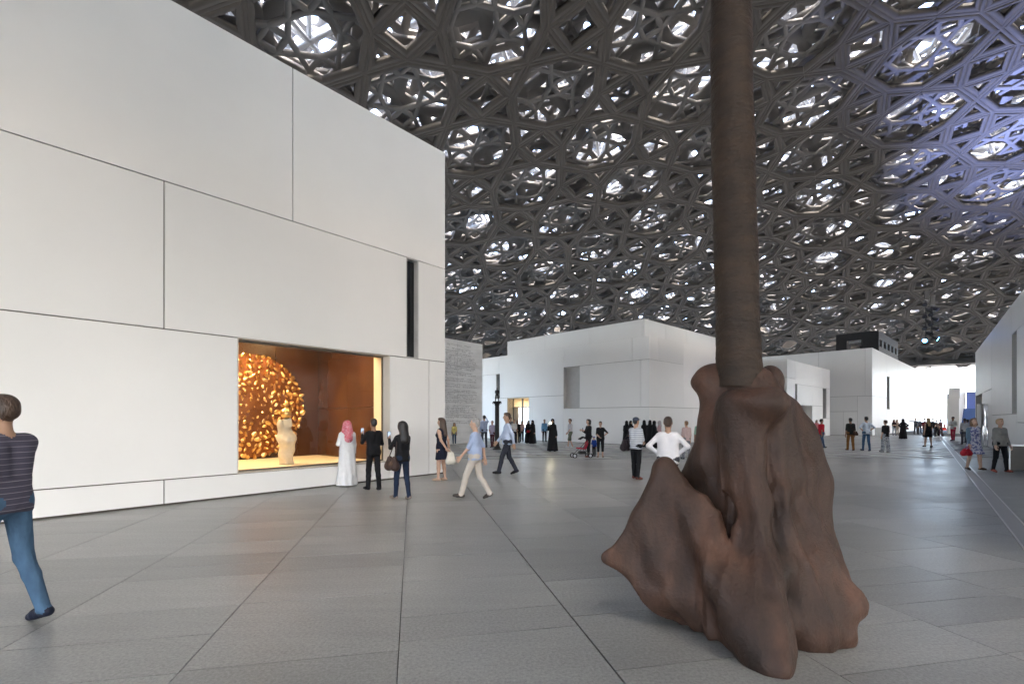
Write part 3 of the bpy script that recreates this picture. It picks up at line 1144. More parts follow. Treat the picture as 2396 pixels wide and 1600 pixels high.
def nets(f, org, vx):
    nx, ny, nz = f.shape
    s = f < 0
    c = np.zeros((nx - 1, ny - 1, nz - 1), dtype=np.int8)
    for i in (0, 1):
        for j in (0, 1):
            for k in (0, 1):
                c += s[i:nx - 1 + i, j:ny - 1 + j, k:nz - 1 + k]
    act = (c > 0) & (c < 8)
    idx = np.full(act.shape, -1, dtype=np.int64)
    ii = np.argwhere(act)
    idx[act] = np.arange(len(ii))
    acc = np.zeros((len(ii), 3)); cnt = np.zeros(len(ii))
    corners = [(i, j, k) for i in (0, 1) for j in (0, 1) for k in (0, 1)]
    for A in corners:
        for ax in range(3):
            if A[ax] == 1: continue
            Bc = list(A); Bc[ax] = 1
            fa = f[ii[:, 0] + A[0], ii[:, 1] + A[1], ii[:, 2] + A[2]]
            fb = f[ii[:, 0] + Bc[0], ii[:, 1] + Bc[1], ii[:, 2] + Bc[2]]
            m = (fa < 0) != (fb < 0)
            t = np.where(m, fa / np.where(fa - fb == 0, 1, fa - fb), 0)
            p = np.tile(np.array(A, float), (len(ii), 1)); p[:, ax] += t
            acc[m] += p[m]; cnt[m] += 1
    V = (ii + acc / np.maximum(cnt, 1)[:, None]) * vx + np.asarray(org)
    Fs = []
    for ax in range(3):
        b1, b2 = [(1, 2), (2, 0), (0, 1)][ax]
        sl0 = [slice(1, n - 1) for n in f.shape]; sl0[ax] = slice(0, f.shape[ax] - 1)
        sl1 = list(sl0); sl1[ax] = slice(1, f.shape[ax])
        d = s[tuple(sl0)] != s[tuple(sl1)]
        q = np.argwhere(d)
        base = q.copy()
        for a in (b1, b2): base[:, a] += 1
        flip = s[tuple(sl0)][d]

        def cell(o1, o2):
            r = base.copy(); r[:, b1] -= o1; r[:, b2] -= o2
            return idx[r[:, 0], r[:, 1], r[:, 2]]
        qd = np.stack([cell(1, 1), cell(0, 1), cell(0, 0), cell(1, 0)], 1)
        qd[~flip] = qd[~flip][:, ::-1]
        Fs.append(qd)
    Fs = np.concatenate(Fs)
    return V, Fs[(Fs >= 0).all(1)]


def bounds(prims):
    lo, hi = np.full(3, 1e9), np.full(3, -1e9)
    for pr in prims:
        if pr[0] == 'rc':
            for q, r in ((pr[1], pr[3]), (pr[2], pr[4])):
                lo = np.minimum(lo, np.asarray(q) - r); hi = np.maximum(hi, np.asarray(q) + r)
        elif pr[0] == 'el':
            r = max(pr[2]) if len(pr) > 3 else np.asarray(pr[2])
            lo = np.minimum(lo, np.asarray(pr[1]) - r); hi = np.maximum(hi, np.asarray(pr[1]) + r)
        elif pr[0] == 'tri':
            for q in pr[1:4]:
                lo = np.minimum(lo, np.asarray(q) - pr[4]); hi = np.maximum(hi, np.asarray(q) + pr[4])
        elif pr[0] == 'cone':
            _, z0, z1, r0, r1 = pr[:5]
            c0_ = pr[5] if len(pr) > 5 else (0, 0); c1_ = pr[6] if len(pr) > 6 else (0, 0)
            rp = 1 + (pr[7] if len(pr) > 7 else 0)
            for c, r, z in ((c0_, r0, z0), (c1_, r1, z1)):
                lo = np.minimum(lo, [c[0] - r[0] * rp, c[1] - r[1] * rp, z]); hi = np.maximum(hi, [c[0] + r[0] * rp, c[1] + r[1] * rp, z])
    return lo, hi


def sdf_mesh(items, vx, noise=None, subs=()):
    """items: (prim, label, blend k). Returns V, quads, label per face"""
    prims = [it[0] for it in items]
    lo, hi = bounds(prims)
    mg = 3 * vx + (0.09 if noise is not None else 0)
    lo -= mg; hi += mg
    n = np.ceil((hi - lo) / vx).astype(int) + 1
    f = np.full(n, 9.0)
    xtra = 0.12 if noise is not None else 0.0
    for pr, lab, k in items:
        b0, b1 = bounds([pr])
        m = max(k, 2 * vx) + 2 * vx + xtra
        i0 = np.maximum(((b0 - m - lo) / vx).astype(int), 0)
        i1 = np.minimum(((b1 + m - lo) / vx).astype(int) + 2, n)
        g = np.meshgrid(*[lo[a] + vx * np.arange(i0[a], i1[a]) for a in range(3)], indexing='ij')
        d = prim_d(np.stack(g, -1), pr)
        sl = tuple(slice(i0[a], i1[a]) for a in range(3))
        f[sl] = smin(f[sl], d, k)
    for pr, k in subs:
        g = np.meshgrid(*[lo[a] + vx * np.arange(n[a]) for a in range(3)], indexing='ij')
        f = -smin(-f, prim_d(np.stack(g, -1), pr), k)
    if noise is not None:
        g = np.meshgrid(*[lo[a] + vx * np.arange(n[a]) for a in range(3)], indexing='ij')
        f = f + noise(np.stack(g, -1))
    V, Q = nets(f, lo, vx)
    labs = sorted({it[1] for it in items})
    best = np.full(len(V), 1e9); lab = np.zeros(len(V), dtype=int)
    for pr, l, k in items:
        d = prim_d(V, pr)
        m = d < best
        best[m] = d[m]; lab[m] = l
    fl_ = np.sort(lab[Q], 1)[:, 1]
    return V, Q, fl_


# ------------------------------------------------------------------ brown tree sculpture
def brown_mat(name, c0, c1, c2, bump, bs, bands=0.0):
    m = bpy.data.materials.new(name)
    m.use_nodes = True
    t = m.node_tree
    N, L = t.nodes, t.links
    b = N['Principled BSDF']
    tc = N.new('ShaderNodeTexCoord')
    mp = N.new('ShaderNodeMapping'); mp.inputs['Scale'].default_value = (1, 1, 0.45) if not bands else (1, 1, 2.6)
    L.new(tc.outputs['Object'], mp.inputs['Vector'])
    n1 = N.new('ShaderNodeTexNoise'); n1.inputs['Scale'].default_value = 2.6; n1.inputs['Detail'].default_value = 7
    n1.inputs['Roughness'].default_value = 0.62
    n2 = N.new('ShaderNodeTexNoise'); n2.inputs['Scale'].default_value = bs; n2.inputs['Detail'].default_value = 6
    L.new(mp.outputs[0], n1.inputs['Vector']); L.new(mp.outputs[0], n2.inputs['Vector'])
    r = N.new('ShaderNodeValToRGB')
    e = r.color_ramp.elements
    e[0].position, e[0].color = 0.30, (*c0, 1)
    e[1].position, e[1].color = 0.72, (*c2, 1)
    k = e.new(0.5); k.color = (*c1, 1)
    L.new(n1.outputs['Fac'], r.inputs['Fac'])
    mx = N.new('ShaderNodeMixRGB'); mx.blend_type = 'MULTIPLY'; mx.inputs['Fac'].default_value = 0.6
    r2 = N.new('ShaderNodeValToRGB')
    r2.color_ramp.elements[0].color = (0.55, 0.52, 0.50, 1); r2.color_ramp.elements[1].color = (1.15, 1.1, 1.05, 1)
    L.new(n2.outputs['Fac'], r2.inputs['Fac'])
    L.new(r.outputs[0], mx.inputs['Color1']); L.new(r2.outputs[0], mx.inputs['Color2'])
    L.new(mx.outputs[0], b.inputs['Base Color'])
    b.inputs['Roughness'].default_value = 0.58
    b.inputs['Specular IOR Level'].default_value = 0.28
    n5 = N.new('ShaderNodeTexNoise'); n5.inputs['Scale'].default_value = 38; n5.inputs['Detail'].default_value = 5
    L.new(tc.outputs['Object'], n5.inputs['Vector'])
    a5 = N.new('ShaderNodeMath'); a5.operation = 'MULTIPLY_ADD'; a5.inputs[1].default_value = 0.35
    L.new(n5.outputs['Fac'], a5.inputs[0]); L.new(n2.outputs['Fac'], a5.inputs[2])
    h = a5.outputs[0]
    if bands:
        wv = N.new('ShaderNodeTexWave'); wv.bands_direction = 'Z'
        wv.inputs['Scale'].default_value = bands; wv.inputs['Distortion'].default_value = 3.5
        wv.inputs['Detail'].default_value = 4; wv.inputs['Detail Scale'].default_value = 1.6
        L.new(tc.outputs['Object'], wv.inputs['Vector'])
        ad = N.new('ShaderNodeMath'); ad.operation = 'MULTIPLY_ADD'; ad.inputs[1].default_value = 0.05
        L.new(wv.outputs['Fac'], ad.inputs[0]); L.new(h, ad.inputs[2])
        h = ad.outputs[0]
    bp = N.new('ShaderNodeBump'); bp.inputs['Strength'].default_value = bump; bp.inputs['Distance'].default_value = 0.02
    L.new(h, bp.inputs['Height']); L.new(bp.outputs[0], b.inputs['Normal'])
    return m


M['clay'] = brown_mat('brown_patina', (0.020, 0.0125, 0.0095), (0.052, 0.028, 0.0195), (0.115, 0.057, 0.038), 1.0, 7)
M['bark'] = brown_mat('brown_bark', (0.019, 0.0125, 0.009), (0.033, 0.021, 0.014), (0.056, 0.033, 0.020), 0.9, 11, bands=5)
sc_c = ground(1745, 1440)
tr = empty('tree_sculpture', (float(sc_c[0]), float(sc_c[1]), 0))
tag(tr, 'huge brown bronze tree trunk rising from a flared root-like base', 'sculpture')
D0 = 4.05
it = []


def S3(u, v, d): return at(u, v, d)


def add(pr, k=0.14): it.append((pr, 0, k))


# core mass and shoulders
add(('cone', -0.05, 1.85, (0.50, 0.48), (0.25, 0.24), (2.10, 3.95), (1.97, 4.10), 0.06, 8, 0.6), 0.0)
add(('rc', S3(1752, 1030, 4.15), S3(1775, 1450, 4.15), 0.28, 0.42), 0.2)
add(('rc', S3(1750, 925, 4.1), S3(1755, 1060, 4.12), 0.26, 0.33))
add(('rc', S3(1778, 1000, 4.0), S3(1800, 1330, 3.85), 0.20, 0.26))
add(('rc', S3(1690, 1075, 4.2), S3(1660, 1400, 4.25), 0.16, 0.40), 0.22)
# collar lobes round the foot of the trunk
add(('el', S3(1770, 934, 3.72), (0.215, 0.17, 0.09)), 0.16)
add(('el', S3(1790, 948, 3.70), (0.19, 0.15, 0.10)), 0.14)
add(('el', S3(1656, 893, 4.20), (0.15, 0.16, 0.10)), 0.10)
add(('el', S3(1672, 872, 4.25), (0.13, 0.14, 0.07)), 0.10)
add(('rc', S3(1660, 905, 4.18), S3(1690, 985, 4.12), 0.10, 0.20), 0.12)
add(('el', S3(1800, 882, 4.35), (0.09, 0.13, 0.10)), 0.10)
add(('rc', S3(1812, 900, 4.3), S3(1818, 1010, 4.2), 0.08, 0.18), 0.12)
# left wing: a thick leaning sheet with a spire and a pointed tip
sp1, tip = S3(1554, 1094, 4.02), S3(1424, 1300, 4.02)
low1, low2 = S3(1600, 1415, 4.05), S3(1775, 1545, 3.33)
add(('tri', sp1, tip, low1, 0.055), 0.10)
add(('tri', sp1, low1, low2, 0.06), 0.14)
add(('rc', sp1, low2, 0.055, 0.13), 0.10)
add(('rc', S3(1560, 1150, 4.0), S3(1560, 1370, 4.0), 0.08, 0.22), 0.2)
add(('rc', tip, S3(1560, 1380, 4.1), 0.035, 0.16), 0.10)
add(('rc', S3(1535, 1125, 4.5), S3(1600, 1300, 4.4), 0.05, 0.2), 0.12)
add(('rc', S3(1720, 1180, 4.05), S3(1760, 1430, 3.85), 0.12, 0.22), 0.2)
# skirt ridges on the right
add(('rc', S3(1838, 960, 4.05), S3(1878, 1300, 4.05), 0.10, 0.20), 0.16)
add(('rc', S3(1890, 1045, 4.35), S3(1900, 1200, 4.3), 0.07, 0.13), 0.12)
add(('rc', S3(1918, 1140, 4.25), S3(1912, 1270, 4.2), 0.07, 0.13), 0.12)
add(('rc', S3(1858, 1100, 3.95), S3(1900, 1370, 3.75), 0.06, 0.15), 0.12)
add(('rc', S3(1905, 1280, 3.9), S3(1968, 1420, 3.65), 0.12, 0.075), 0.10)
add(('el', S3(1972, 1415, 3.66), (0.07, 0.09, 0.09)), 0.06)
add(('rc', S3(1890, 1330, 3.75), S3(1945, 1478, 3.63), 0.14, 0.095), 0.12)
add(('rc', S3(1820, 1250, 3.75), S3(1850, 1450, 3.62), 0.14, 0.19), 0.16)
add(('rc', S3(1850, 1450, 3.6), S3(1955, 1488, 3.62), 0.12, 0.07), 0.10)
add(('rc', S3(1720, 1240, 3.7), S3(1790, 1500, 3.4), 0.06, 0.12), 0.12)
add(('rc', S3(1650, 1180, 3.85), S3(1808, 1545, 3.27), 0.05, 0.085), 0.08)
add(('rc', S3(1740, 1480, 3.40), S3(1822, 1560, 3.20), 0.13, 0.055), 0.08)
add(('el', S3(1800, 1560, 3.22), (0.05, 0.07, 0.06)), 0.05)
# spread of the foot on the floor
add(('rc', S3(1600, 1400, 4.2), S3(1760, 1480, 3.75), 0.20, 0.22), 0.16)
add(('rc', S3(1680, 1450, 3.95), S3(1850, 1470, 3.75), 0.18, 0.18), 0.14)
for pl, r0_, r1_ in ((((1845, 955, 3.92), (1880, 1100, 3.86), (1905, 1300, 3.72), (1962, 1475, 3.62)), .06, .07),
                     (((1815, 960, 3.76), (1835, 1150, 3.68), (1852, 1330, 3.55), (1905, 1490, 3.52)), .07, .06),
                     (((1718, 965, 3.84), (1736, 1150, 3.74), (1800, 1350, 3.52), (1838, 1515, 3.36)), .06, .05),
                     (((1555, 1092, 4.02), (1622, 1185, 3.88), (1706, 1330, 3.6), (1803, 1540, 3.26)), .05, .06),
                     (((1500, 1215, 4.0), (1545, 1320, 3.92), (1640, 1445, 3.86)), .05, .07),
                     (((1766, 990, 3.74), (1776, 1180, 3.66), (1760, 1330, 3.62)), .05, .05),
                     (((1660, 990, 4.1), (1640, 1075, 4.15), (1590, 1130, 4.25)), .10, .09),
                     (((1870, 1010, 4.1), (1908, 1130, 4.05), (1928, 1290, 3.9), (1985, 1410, 3.66)), .05, .06)):
    for i_ in range(len(pl) - 1):
        add(('rc', S3(*pl[i_]), S3(*pl[i_ + 1]), r0_, r1_), 0.17)
add(('rc', S3(1715, 955, 3.82), S3(1730, 1110, 3.86), 0.12, 0.15), 0.16)
add(('rc', S3(1825, 955, 3.85), S3(1830, 1110, 3.86), 0.10, 0.15), 0.16)
add(('rc', S3(1805, 1340, 3.62), S3(1885, 1440, 3.64), 0.17, 0.17), 0.2)
add(('rc', S3(1800, 1440, 3.5), S3(1880, 1475, 3.6), 0.14, 0.14), 0.16)
gq = RNG.uniform(-1, 1, (9, 3)); gp = RNG.uniform(0, 6.28, 9)


def organic(P):
    d = 0
    for i in range(9):
        fr_ = 5.0 + i * 2.0
        g = gq[i] / np.linalg.norm(gq[i]) * fr_
        g = g * np.array([1, 1, 0.35])
        d = d + np.sin(P @ g + gp[i]) * (0.013 if i < 5 else 0.007)
    d = d + 0.030
    # vertical drapery folds round the axis
    th = np.arctan2(P[..., 1] - 4.1, P[..., 0] - 1.95)
    w_ = np.clip(1.75 - P[..., 2], 0, 1.2)
    ph_ = 5.5 * th + 0.9 * P[..., 2] + 0.5 * np.sin(3.1 * P[..., 2] + 2 * th)
    d = d - 0.030 * (1 - np.abs(np.sin(ph_))) ** 2.5 * w_
    d = d - 0.009 * (1 - np.abs(np.sin(2.3 * ph_ + 1.1 + 0.8 * np.sin(4 * P[..., 2])))) ** 2 * w_
    return d


HOL = [(('rc', S3(1604, 1105, 3.66), S3(1690, 1235, 3.46), 0.08, 0.09), 0.3)]
V, Q, _ = sdf_mesh(it, 0.017, organic, HOL)
V[:, 2] = np.maximum(V[:, 2], -0.002 + 0.0 * V[:, 2])
mk('root_base', V, Q, M['clay'], tr, True)
# trunk: slightly wavy tapering cylinder, limbs far above the frame
tp = [(1729, 905, 4.10), (1729, 850, 4.10), (1725, 720, 4.10), (1720, 560, 4.10), (1716, 420, 4.10), (1714, 280, 4.10), (1711, 140, 4.10), (1710, 0, 4.10), (1710, -250, 4.1), (1708, -600, 4.1)]
tr_r = [0.195, 0.182, 0.176, 0.170, 0.167, 0.166, 0.165, 0.164, 0.150, 0.12]
ctr = [at(*q) for q in tp]
zz = np.array([c[2] for c in ctr]); xx = np.array([c[0] for c in ctr]); yy = np.array([c[1] for c in ctr])
NZ, NA = 220, 40
V, Fq = [], []
for i in range(NZ):
    z = zz[0] + (zz[-1] - zz[0]) * i / (NZ - 1)
    x, y, r = np.interp(z, zz, xx), np.interp(z, zz, yy), np.interp(z, zz, tr_r)
    for k in range(NA):
        a = 2 * math.pi * k / NA
        rr = r * (1 + 0.022 * math.sin(z * 1.9 + 0.7) + 0.014 * math.sin(z * 7 + 2 * a) + 0.008 * math.sin(z * 23 + 3 * a) + 0.010 * math.sin(5 * a + z * 3) + random.uniform(-.008, .008) * (1 + 0.6 * (i % 4 == 0)))
        V.append((x + rr * math.cos(a), y + rr * math.sin(a), z))
for i in range(NZ - 1):
    for k in range(NA):
        a, b_ = i * NA + k, i * NA + (k + 1) % NA
        Fq.append((a, b_, b_ + NA, a + NA))
trunk = mk('trunk', V, np.array(Fq), M['bark'], tr, True)
top = np.array([xx[-1], yy[-1], zz[-1]])
for k in range(5):
    a = k * 1.26
    b0 = top - np.array([0, 0, 0.5 - 0.1 * k])
    b1 = b0 + np.array([math.cos(a) * 1.3, math.sin(a) * 1.3, 1.6])
    b2 = b1 + np.array([math.cos(a + .5) * 0.9, math.sin(a + .5) * 0.9, 1.3])
    MB().tube([b0, b1, b2], [0.08, 0.05, 0.02], 8).build('limb', M['bark'], tr, True)

# ------------------------------------------------------------------ white figure in the display case
FW = G1.shifted(0, 0)
fb = at(669, 1084, 12.5)
fg = empty('white_figure', (float(fb[0]), float(fb[1]), D1))
tag(fg, 'pale crumpled stone figure topped by a gold ball in the display window', 'sculpture')
z0 = D1 - 0.004
it = [(('rc', fb * [1, 1, 0] + [0, 0, z0 + 0.18], fb * [1, 1, 0] + [0.03, 0, z0 + 0.55], 0.15, 0.19), 0, 0),
      (('rc', fb * [1, 1, 0] + [0.03, 0, z0 + 0.55], fb * [1, 1, 0] + [0.0, 0, z0 + 0.98], 0.19, 0.08), 0, .12),
      (('rc', fb * [1, 1, 0] + [-.12, -.1, z0 + 0.62], fb * [1, 1, 0] + [-.08, -.12, z0 + 0.98], 0.07, 0.06), 0, .05),
      (('rc', fb * [1, 1, 0] + [.1, 0, z0 + 0.9], fb * [1, 1, 0] + [.10, 0, z0 + 1.03], 0.07, 0.03), 0, .05),
      (('cone', z0, z0 + 0.3, (0.17, 0.15), (0.17, 0.15), (fb[0], fb[1]), (fb[0], fb[1]), .06, 5), 0, .06)]


def crumple(P):
    return 0.014 * np.sin(P @ np.array([23., 9, 7])) * np.sin(P @ np.array([-8., 21, 12])) + 0.012 * np.sin(P @ np.array([3., -13, 19]))


V, Q, _ = sdf_mesh(it, 0.022, crumple)
V[:, 2] = z0 + np.maximum(V[:, 2] - z0, 0) * 1.14
mk('body', V, Q, mat('pale_alabaster', (0.62, 0.56, 0.44), 0.45, var=0.1, vs_=7), fg, True)
MB().lathe([(0.02, 0), (0.10, 0.03), (0.135, 0.10), (0.135, 0.15), (0.10, 0.23), (0.03, 0.26), (0.03, 0.30), (0.07, 0.33), (0.07, 0.37), (0.02, 0.40), (0.02, 0.46)],
           (fb[0], fb[1], z0 + 1.19), 20).build('gold_ball', M['gold'], fg, True)

# ------------------------------------------------------------------ statue on a column
cb = ground(1163, 1051.7)
cl = empty('statue_column', (float(cb[0]), float(cb[1]), 0))
tag(cl, 'slender dark column with a fluted shaft carrying a bronze figure', 'column')
M['bronze'] = mat('dark_bronze', (0.030, 0.028, 0.027), 0.42, metal=0.6, var=0.3, vs_=6)
MB().lathe([(0.24, 0), (0.24, 0.06), (0.18, 0.09), (0.17, 0.16), (0.125, 0.2)], cb, 24).build('plinth', M['bronze'], cl, False)
V, Fq = [], []
for j, z in enumerate(np.linspace(0.19, 2.40, 8)):
    for k in range(48):
        a = 2 * math.pi * k / 48
        r = (0.118 - 0.012 * z / 2.4) * (1 + (0.05 if k % 4 < 2 else -0.02))
        V.append((cb[0] + r * math.cos(a), cb[1] + r * math.sin(a), z))
for j in range(7):
    for k in range(48):
        a, b_ = j * 48 + k, j * 48 + (k + 1) % 48
        Fq.append((a, b_, b_ + 48, a + 48))
mk('shaft', V, np.array(Fq), M['bronze'], cl)
MB().lathe([(0.11, 2.38), (0.14, 2.42), (0.13, 2.46), (0.21, 2.53), (0.23, 2.56), (0.23, 2.61), (0.05, 2.62)], (cb[0], cb[1], 0), 24).build('capital', M['bronze'], cl)
for sx in (-1, 1):
    MB().tube([(cb[0] + sx * (0.2 + 0.045 * math.cos(t)), cb[1] - 0.1, 2.52 + 0.045 * math.sin(t)) for t in np.linspace(0, 6.2, 10)], 0.018, 6).build('volute', M['bronze'], cl)
st = []
cbx = cb + np.array([0, 0, 2.61])


def q3(x, y, z): return cbx + np.array([x, y, z])


for a, b_, r1, r2 in (((-.05, -.0, .38), (-.075, -.02, .20), .042, .034), ((-.075, -.02, .20), (-.09, .05, .03), .034, .022), ((-.09, .05, .02), (-.10, -.03, .015), .02, .016),
                      ((.04, 0, .38), (.065, -.05, .21), .042, .034), ((.065, -.05, .21), (.085, -.0, .03), .034, .022), ((.085, 0, .02), (.095, -.09, .015), .02, .016),
                      ((0, 0, .38), (0, -.01, .52), .062, .07), ((-.05, 0, .56), (.05, 0, .57), .05, .05), ((0, 0, .58), (.0, -.01, .64), .03, .028),
                      ((-.085, 0, .56), (-.10, .01, .45), .026, .022), ((.085, 0, .57), (.10, .0, .44), .026, .022)):
    st.append((('rc', q3(*a), q3(*b_), r1, r2), 0, .03))
st.append((('el', q3(0, -.01, .685), (.036, .045, .05)), 0, .015))
V, Q, _ = sdf_mesh(st, 0.011)
tag(mk('bronze_statuette', V, Q, M['bronze'], None, True), 'small dark bronze standing figure on top of the column', 'statue')

# ------------------------------------------------------------------ hanging stage lights
hd = 45.0
M['lampblack'] = mat('lamp_black', (0.012, 0.012, 0.013), 0.4)
M['blue_lens'] = mat('blue_lens', (0.05, 0.2, 0.8), 0.2, emit=(0.06, 0.30, 1.0), estr=1.6)
M['dark_lens'] = mat('dark_lens', (0.05, 0.05, 0.06), 0.1)
for gi, (uc, v0, v1, lbl) in enumerate(((2166, 703, 800, 'left of the two black lighting ladders hung from the dome'), (2180, 716, 795, 'right of the two black lighting ladders hung from the dome'))):
    tp_ = at(uc, v0, hd); bt = at(uc, v1, hd)
    rg = empty('stage_light_ladder', tuple(tp_))
    tag(rg, lbl, 'stage lights', 'lighting ladders hung from the dome')
    MB().tube([tp_, bt], 0.05, 8).build('pole', M['lampblack'], rg)
    wz = at(uc, 430, hd)
    MB().tube([tp_, (tp_[0] - .1, tp_[1], 26.5)], 0.006, 5).build('cable', M['lampblack'], rg)
    MB().tube([tp_ + [.25, 0, 0], (tp_[0] + .2, tp_[1], 26.5)], 0.006, 5).build('cable', M['lampblack'], rg)
    MB().bar(tp_ + np.array([-.1, 0, .5]), tp_ + np.array([.3, 0, .5]), 0.1, 0.9).build('hoist', M['metal_dark'], rg)
    nf = 7
    for i in range(nf):
        z = tp_[2] + (bt[2] - tp_[2]) * (i + 0.4) / nf
        c = np.array([tp_[0], tp_[1], z])
        sd_ = 1 if (i + gi) % 2 else -1
        ax = np.array([sd_ * 0.65, -0.55, -0.5]); ax /= np.linalg.norm(ax)
        lampo = MB()
        lampo.tube([c, c + ax * 0.12, c + ax * 0.42, c + ax * 0.46, c + ax * 0.5], [0.10, 0.15, 0.17, 0.2, 0.2], 12)
        lo_ = lampo.build('spotlight', M['lampblack'], rg)
        lit = (gi == 1 and i == nf - 1) or (gi == 0 and i == nf - 1)
        lens = MB().tube([c + ax * 0.5, c + ax * 0.515], 0.17, 12).build('lens', M['blue_lens'] if lit else M['dark_lens'], lo_)
        MB().box(c + np.array([0, 0, 0.18]), (0.5, 0.08, 0.05)).build('yoke', M['lampblack'], rg)
        if lit:
            sp_ = bpy.data.lights.new('blue_beam', 'SPOT')
            sp_.energy = 1150; sp_.color = (0.36, 0.45, 1.0); sp_.spot_size = math.radians(114); sp_.spot_blend = 1.0
            sp_.shadow_soft_size = 0.4
            spo = bpy.data.objects.new('blue_beam', sp_)
            spo.location = c + np.array([1.2, -0.4, 0.3])
            dirv = Vector((0.7, -0.3, 0.95)) if gi else Vector((0.2, -0.85, 0.95))
            spo.rotation_euler = dirv.to_track_quat('-Z', 'Y').to_euler()
            COL.objects.link(spo); put(spo, rg)

# ------------------------------------------------------------------ bins, totem, cone
def waste_bin(p, wx, wy, hh, label, rz):
    b = empty('litter_bin', (float(p[0]), float(p[1]), 0))
    tag(b, label, 'bin', 'dark metal litter bins')
    MB().box((p[0], p[1], hh / 2 - 0.02), (wx, wy, hh - 0.05), rz).build('body', M['bin'], b)
    MB().box((p[0], p[1], hh - 0.02), (wx + 0.015, wy + 0.015, 0.03), rz).build('lid', M['rail'], b)
    for sx in (-1, 1):
        c = np.array([p[0] + sx * (wx / 2 + 0.012) * math.cos(rz), p[1] + sx * (wx / 2 + 0.012) * math.sin(rz), hh / 2])
        MB().box(c, (0.02, wy + 0.01, hh - 0.01), rz).build('edge_strip', M['rail'], b)


bp = ground(2396, 1102)
waste_bin(bp + [0.32, 0.25, 0], 0.74, 0.5, 0.83, 'dark metal litter bin at the right edge beside the long gallery', math.radians(-40.5))
bp = ground(2056, 1020)
waste_bin(bp, 0.5, 0.5, 0.80, 'small dark litter bin at the foot of the tall gallery', math.radians(43.6))

tq = at(2306, 979, 29.0)
to = empty('mirror_totem', (float(tq[0]), float(tq[1]), 0))
tag(to, 'tall rippled mirror-steel totem beside the long gallery wall', 'totem')
tw, thh = 0.62, 2.55
V, Fq = [], []
NX = 28
for z in np.linspace(0, thh, 14):
    for i in range(NX):
        t = i / (NX - 1)
        y = 0.05 * math.sin(t * 19 + 1.3 * math.sin(2.2 * z)) + 0.03 * math.sin(t * 41 + z)
        V.append((tq[0] - tw / 2 + t * tw * 0.7, tq[1] - 0.08 + y - 0.1, z))
for j in range(13):
    for i in range(NX - 1):
        a = j * NX + i
        Fq.append((a, a + 1, a + 1 + NX, a + NX))
mk('rippled_face', V, np.array(Fq), M['chrome'], to, True)
MB().box((tq[0] + 0.02, tq[1] + 0.12, thh / 2), (tw, 0.24, thh)).build('slab', M['white'], to)
mb = MB()
for k in range(4):
    mb.box((tq[0] + 0.24, tq[1] - 0.004, 2.3 - k * 0.16), (0.06, 0.006, 0.09))
mb.build('sign_marks', M['black'], to)

cp = ground(2210, 1006)
cn_ = empty('traffic_cone', (float(cp[0]), float(cp[1]), 0))
tag(cn_, 'red and white traffic cone at the bright far opening', 'traffic cone')
MB().box((cp[0], cp[1], 0.03), (0.6, 0.6, 0.06)).build('base', mat('cone_red', (0.75, 0.06, 0.03), 0.5), cn_)
MB().lathe([(0.24, 0.06), (0.05, 1.05), (0.03, 1.07)], (cp[0], cp[1], 0), 16).build('cone', bpy.data.materials['cone_red'], cn_, True)
for z in (0.35, 0.68):
    r = 0.24 - 0.19 * (z - .06) / .99
    MB().lathe([(r + .006, z), (r - .024, z + 0.16)], (cp[0], cp[1], 0), 16).build('white_band', M['white'], cn_, True)

# ------------------------------------------------------------------ people
SKINS = {'light': (0.52, 0.33, 0.24), 'tan': (0.40, 0.24, 0.16), 'brown': (0.25, 0.14, 0.09)}
HAIRC = {'black': (0.012, 0.010, 0.010), 'brown': (0.055, 0.030, 0.018), 'lightbrown': (0.16, 0.09, 0.045), 'blonde': (0.38, 0.26, 0.13), 'grey': (0.30, 0.29, 0.28)}
_skm = {k: mat('skin_' + k, c, 0.5, var=0.08, vs_=12, spec=0.35) for k, c in SKINS.items()}
_hm = {k: mat('hair_' + k, c, 0.45, var=0.35, vs_=25, bump=0.6, bs=70, aniso=(1, 1, 0.3)) for k, c in HAIRC.items()}
_lip = mat('lips', (0.36, 0.13, 0.11), 0.4)
_eye = mat('eyes', (0.02, 0.016, 0.014), 0.25)


def stripe_mat(c0, c1, freq, thick=0.5, name='striped_cloth'):
    m = bpy.data.materials.new(name)
    m.use_nodes = True
    N, L = m.node_tree.nodes, m.node_tree.links
    b = N['Principled BSDF']; b.inputs['Roughness'].default_value = 0.85
    tc = N.new('ShaderNodeTexCoord'); sp_ = N.new('ShaderNodeSeparateXYZ')
    L.new(tc.outputs['Object'], sp_.inputs[0])
    ml = N.new('ShaderNodeMath'); ml.operation = 'MULTIPLY'; ml.inputs[1].default_value = freq
    fr_ = N.new('ShaderNodeMath'); fr_.operation = 'FRACT'
    gt_ = N.new('ShaderNodeMath'); gt_.operation = 'GREATER_THAN'; gt_.inputs[1].default_value = thick
    mx = N.new('ShaderNodeMixRGB')
    mx.inputs['Color1'].default_value = (*c0, 1); mx.inputs['Color2'].default_value = (*c1, 1)
    L.new(sp_.outputs['Z'], ml.inputs[0]); L.new(ml.outputs[0], fr_.inputs[0]); L.new(fr_.outputs[0], gt_.inputs[0])
    L.new(gt_.outputs[0], mx.inputs['Fac']); L.new(mx.outputs[0], b.inputs['Base Color'])
    return m


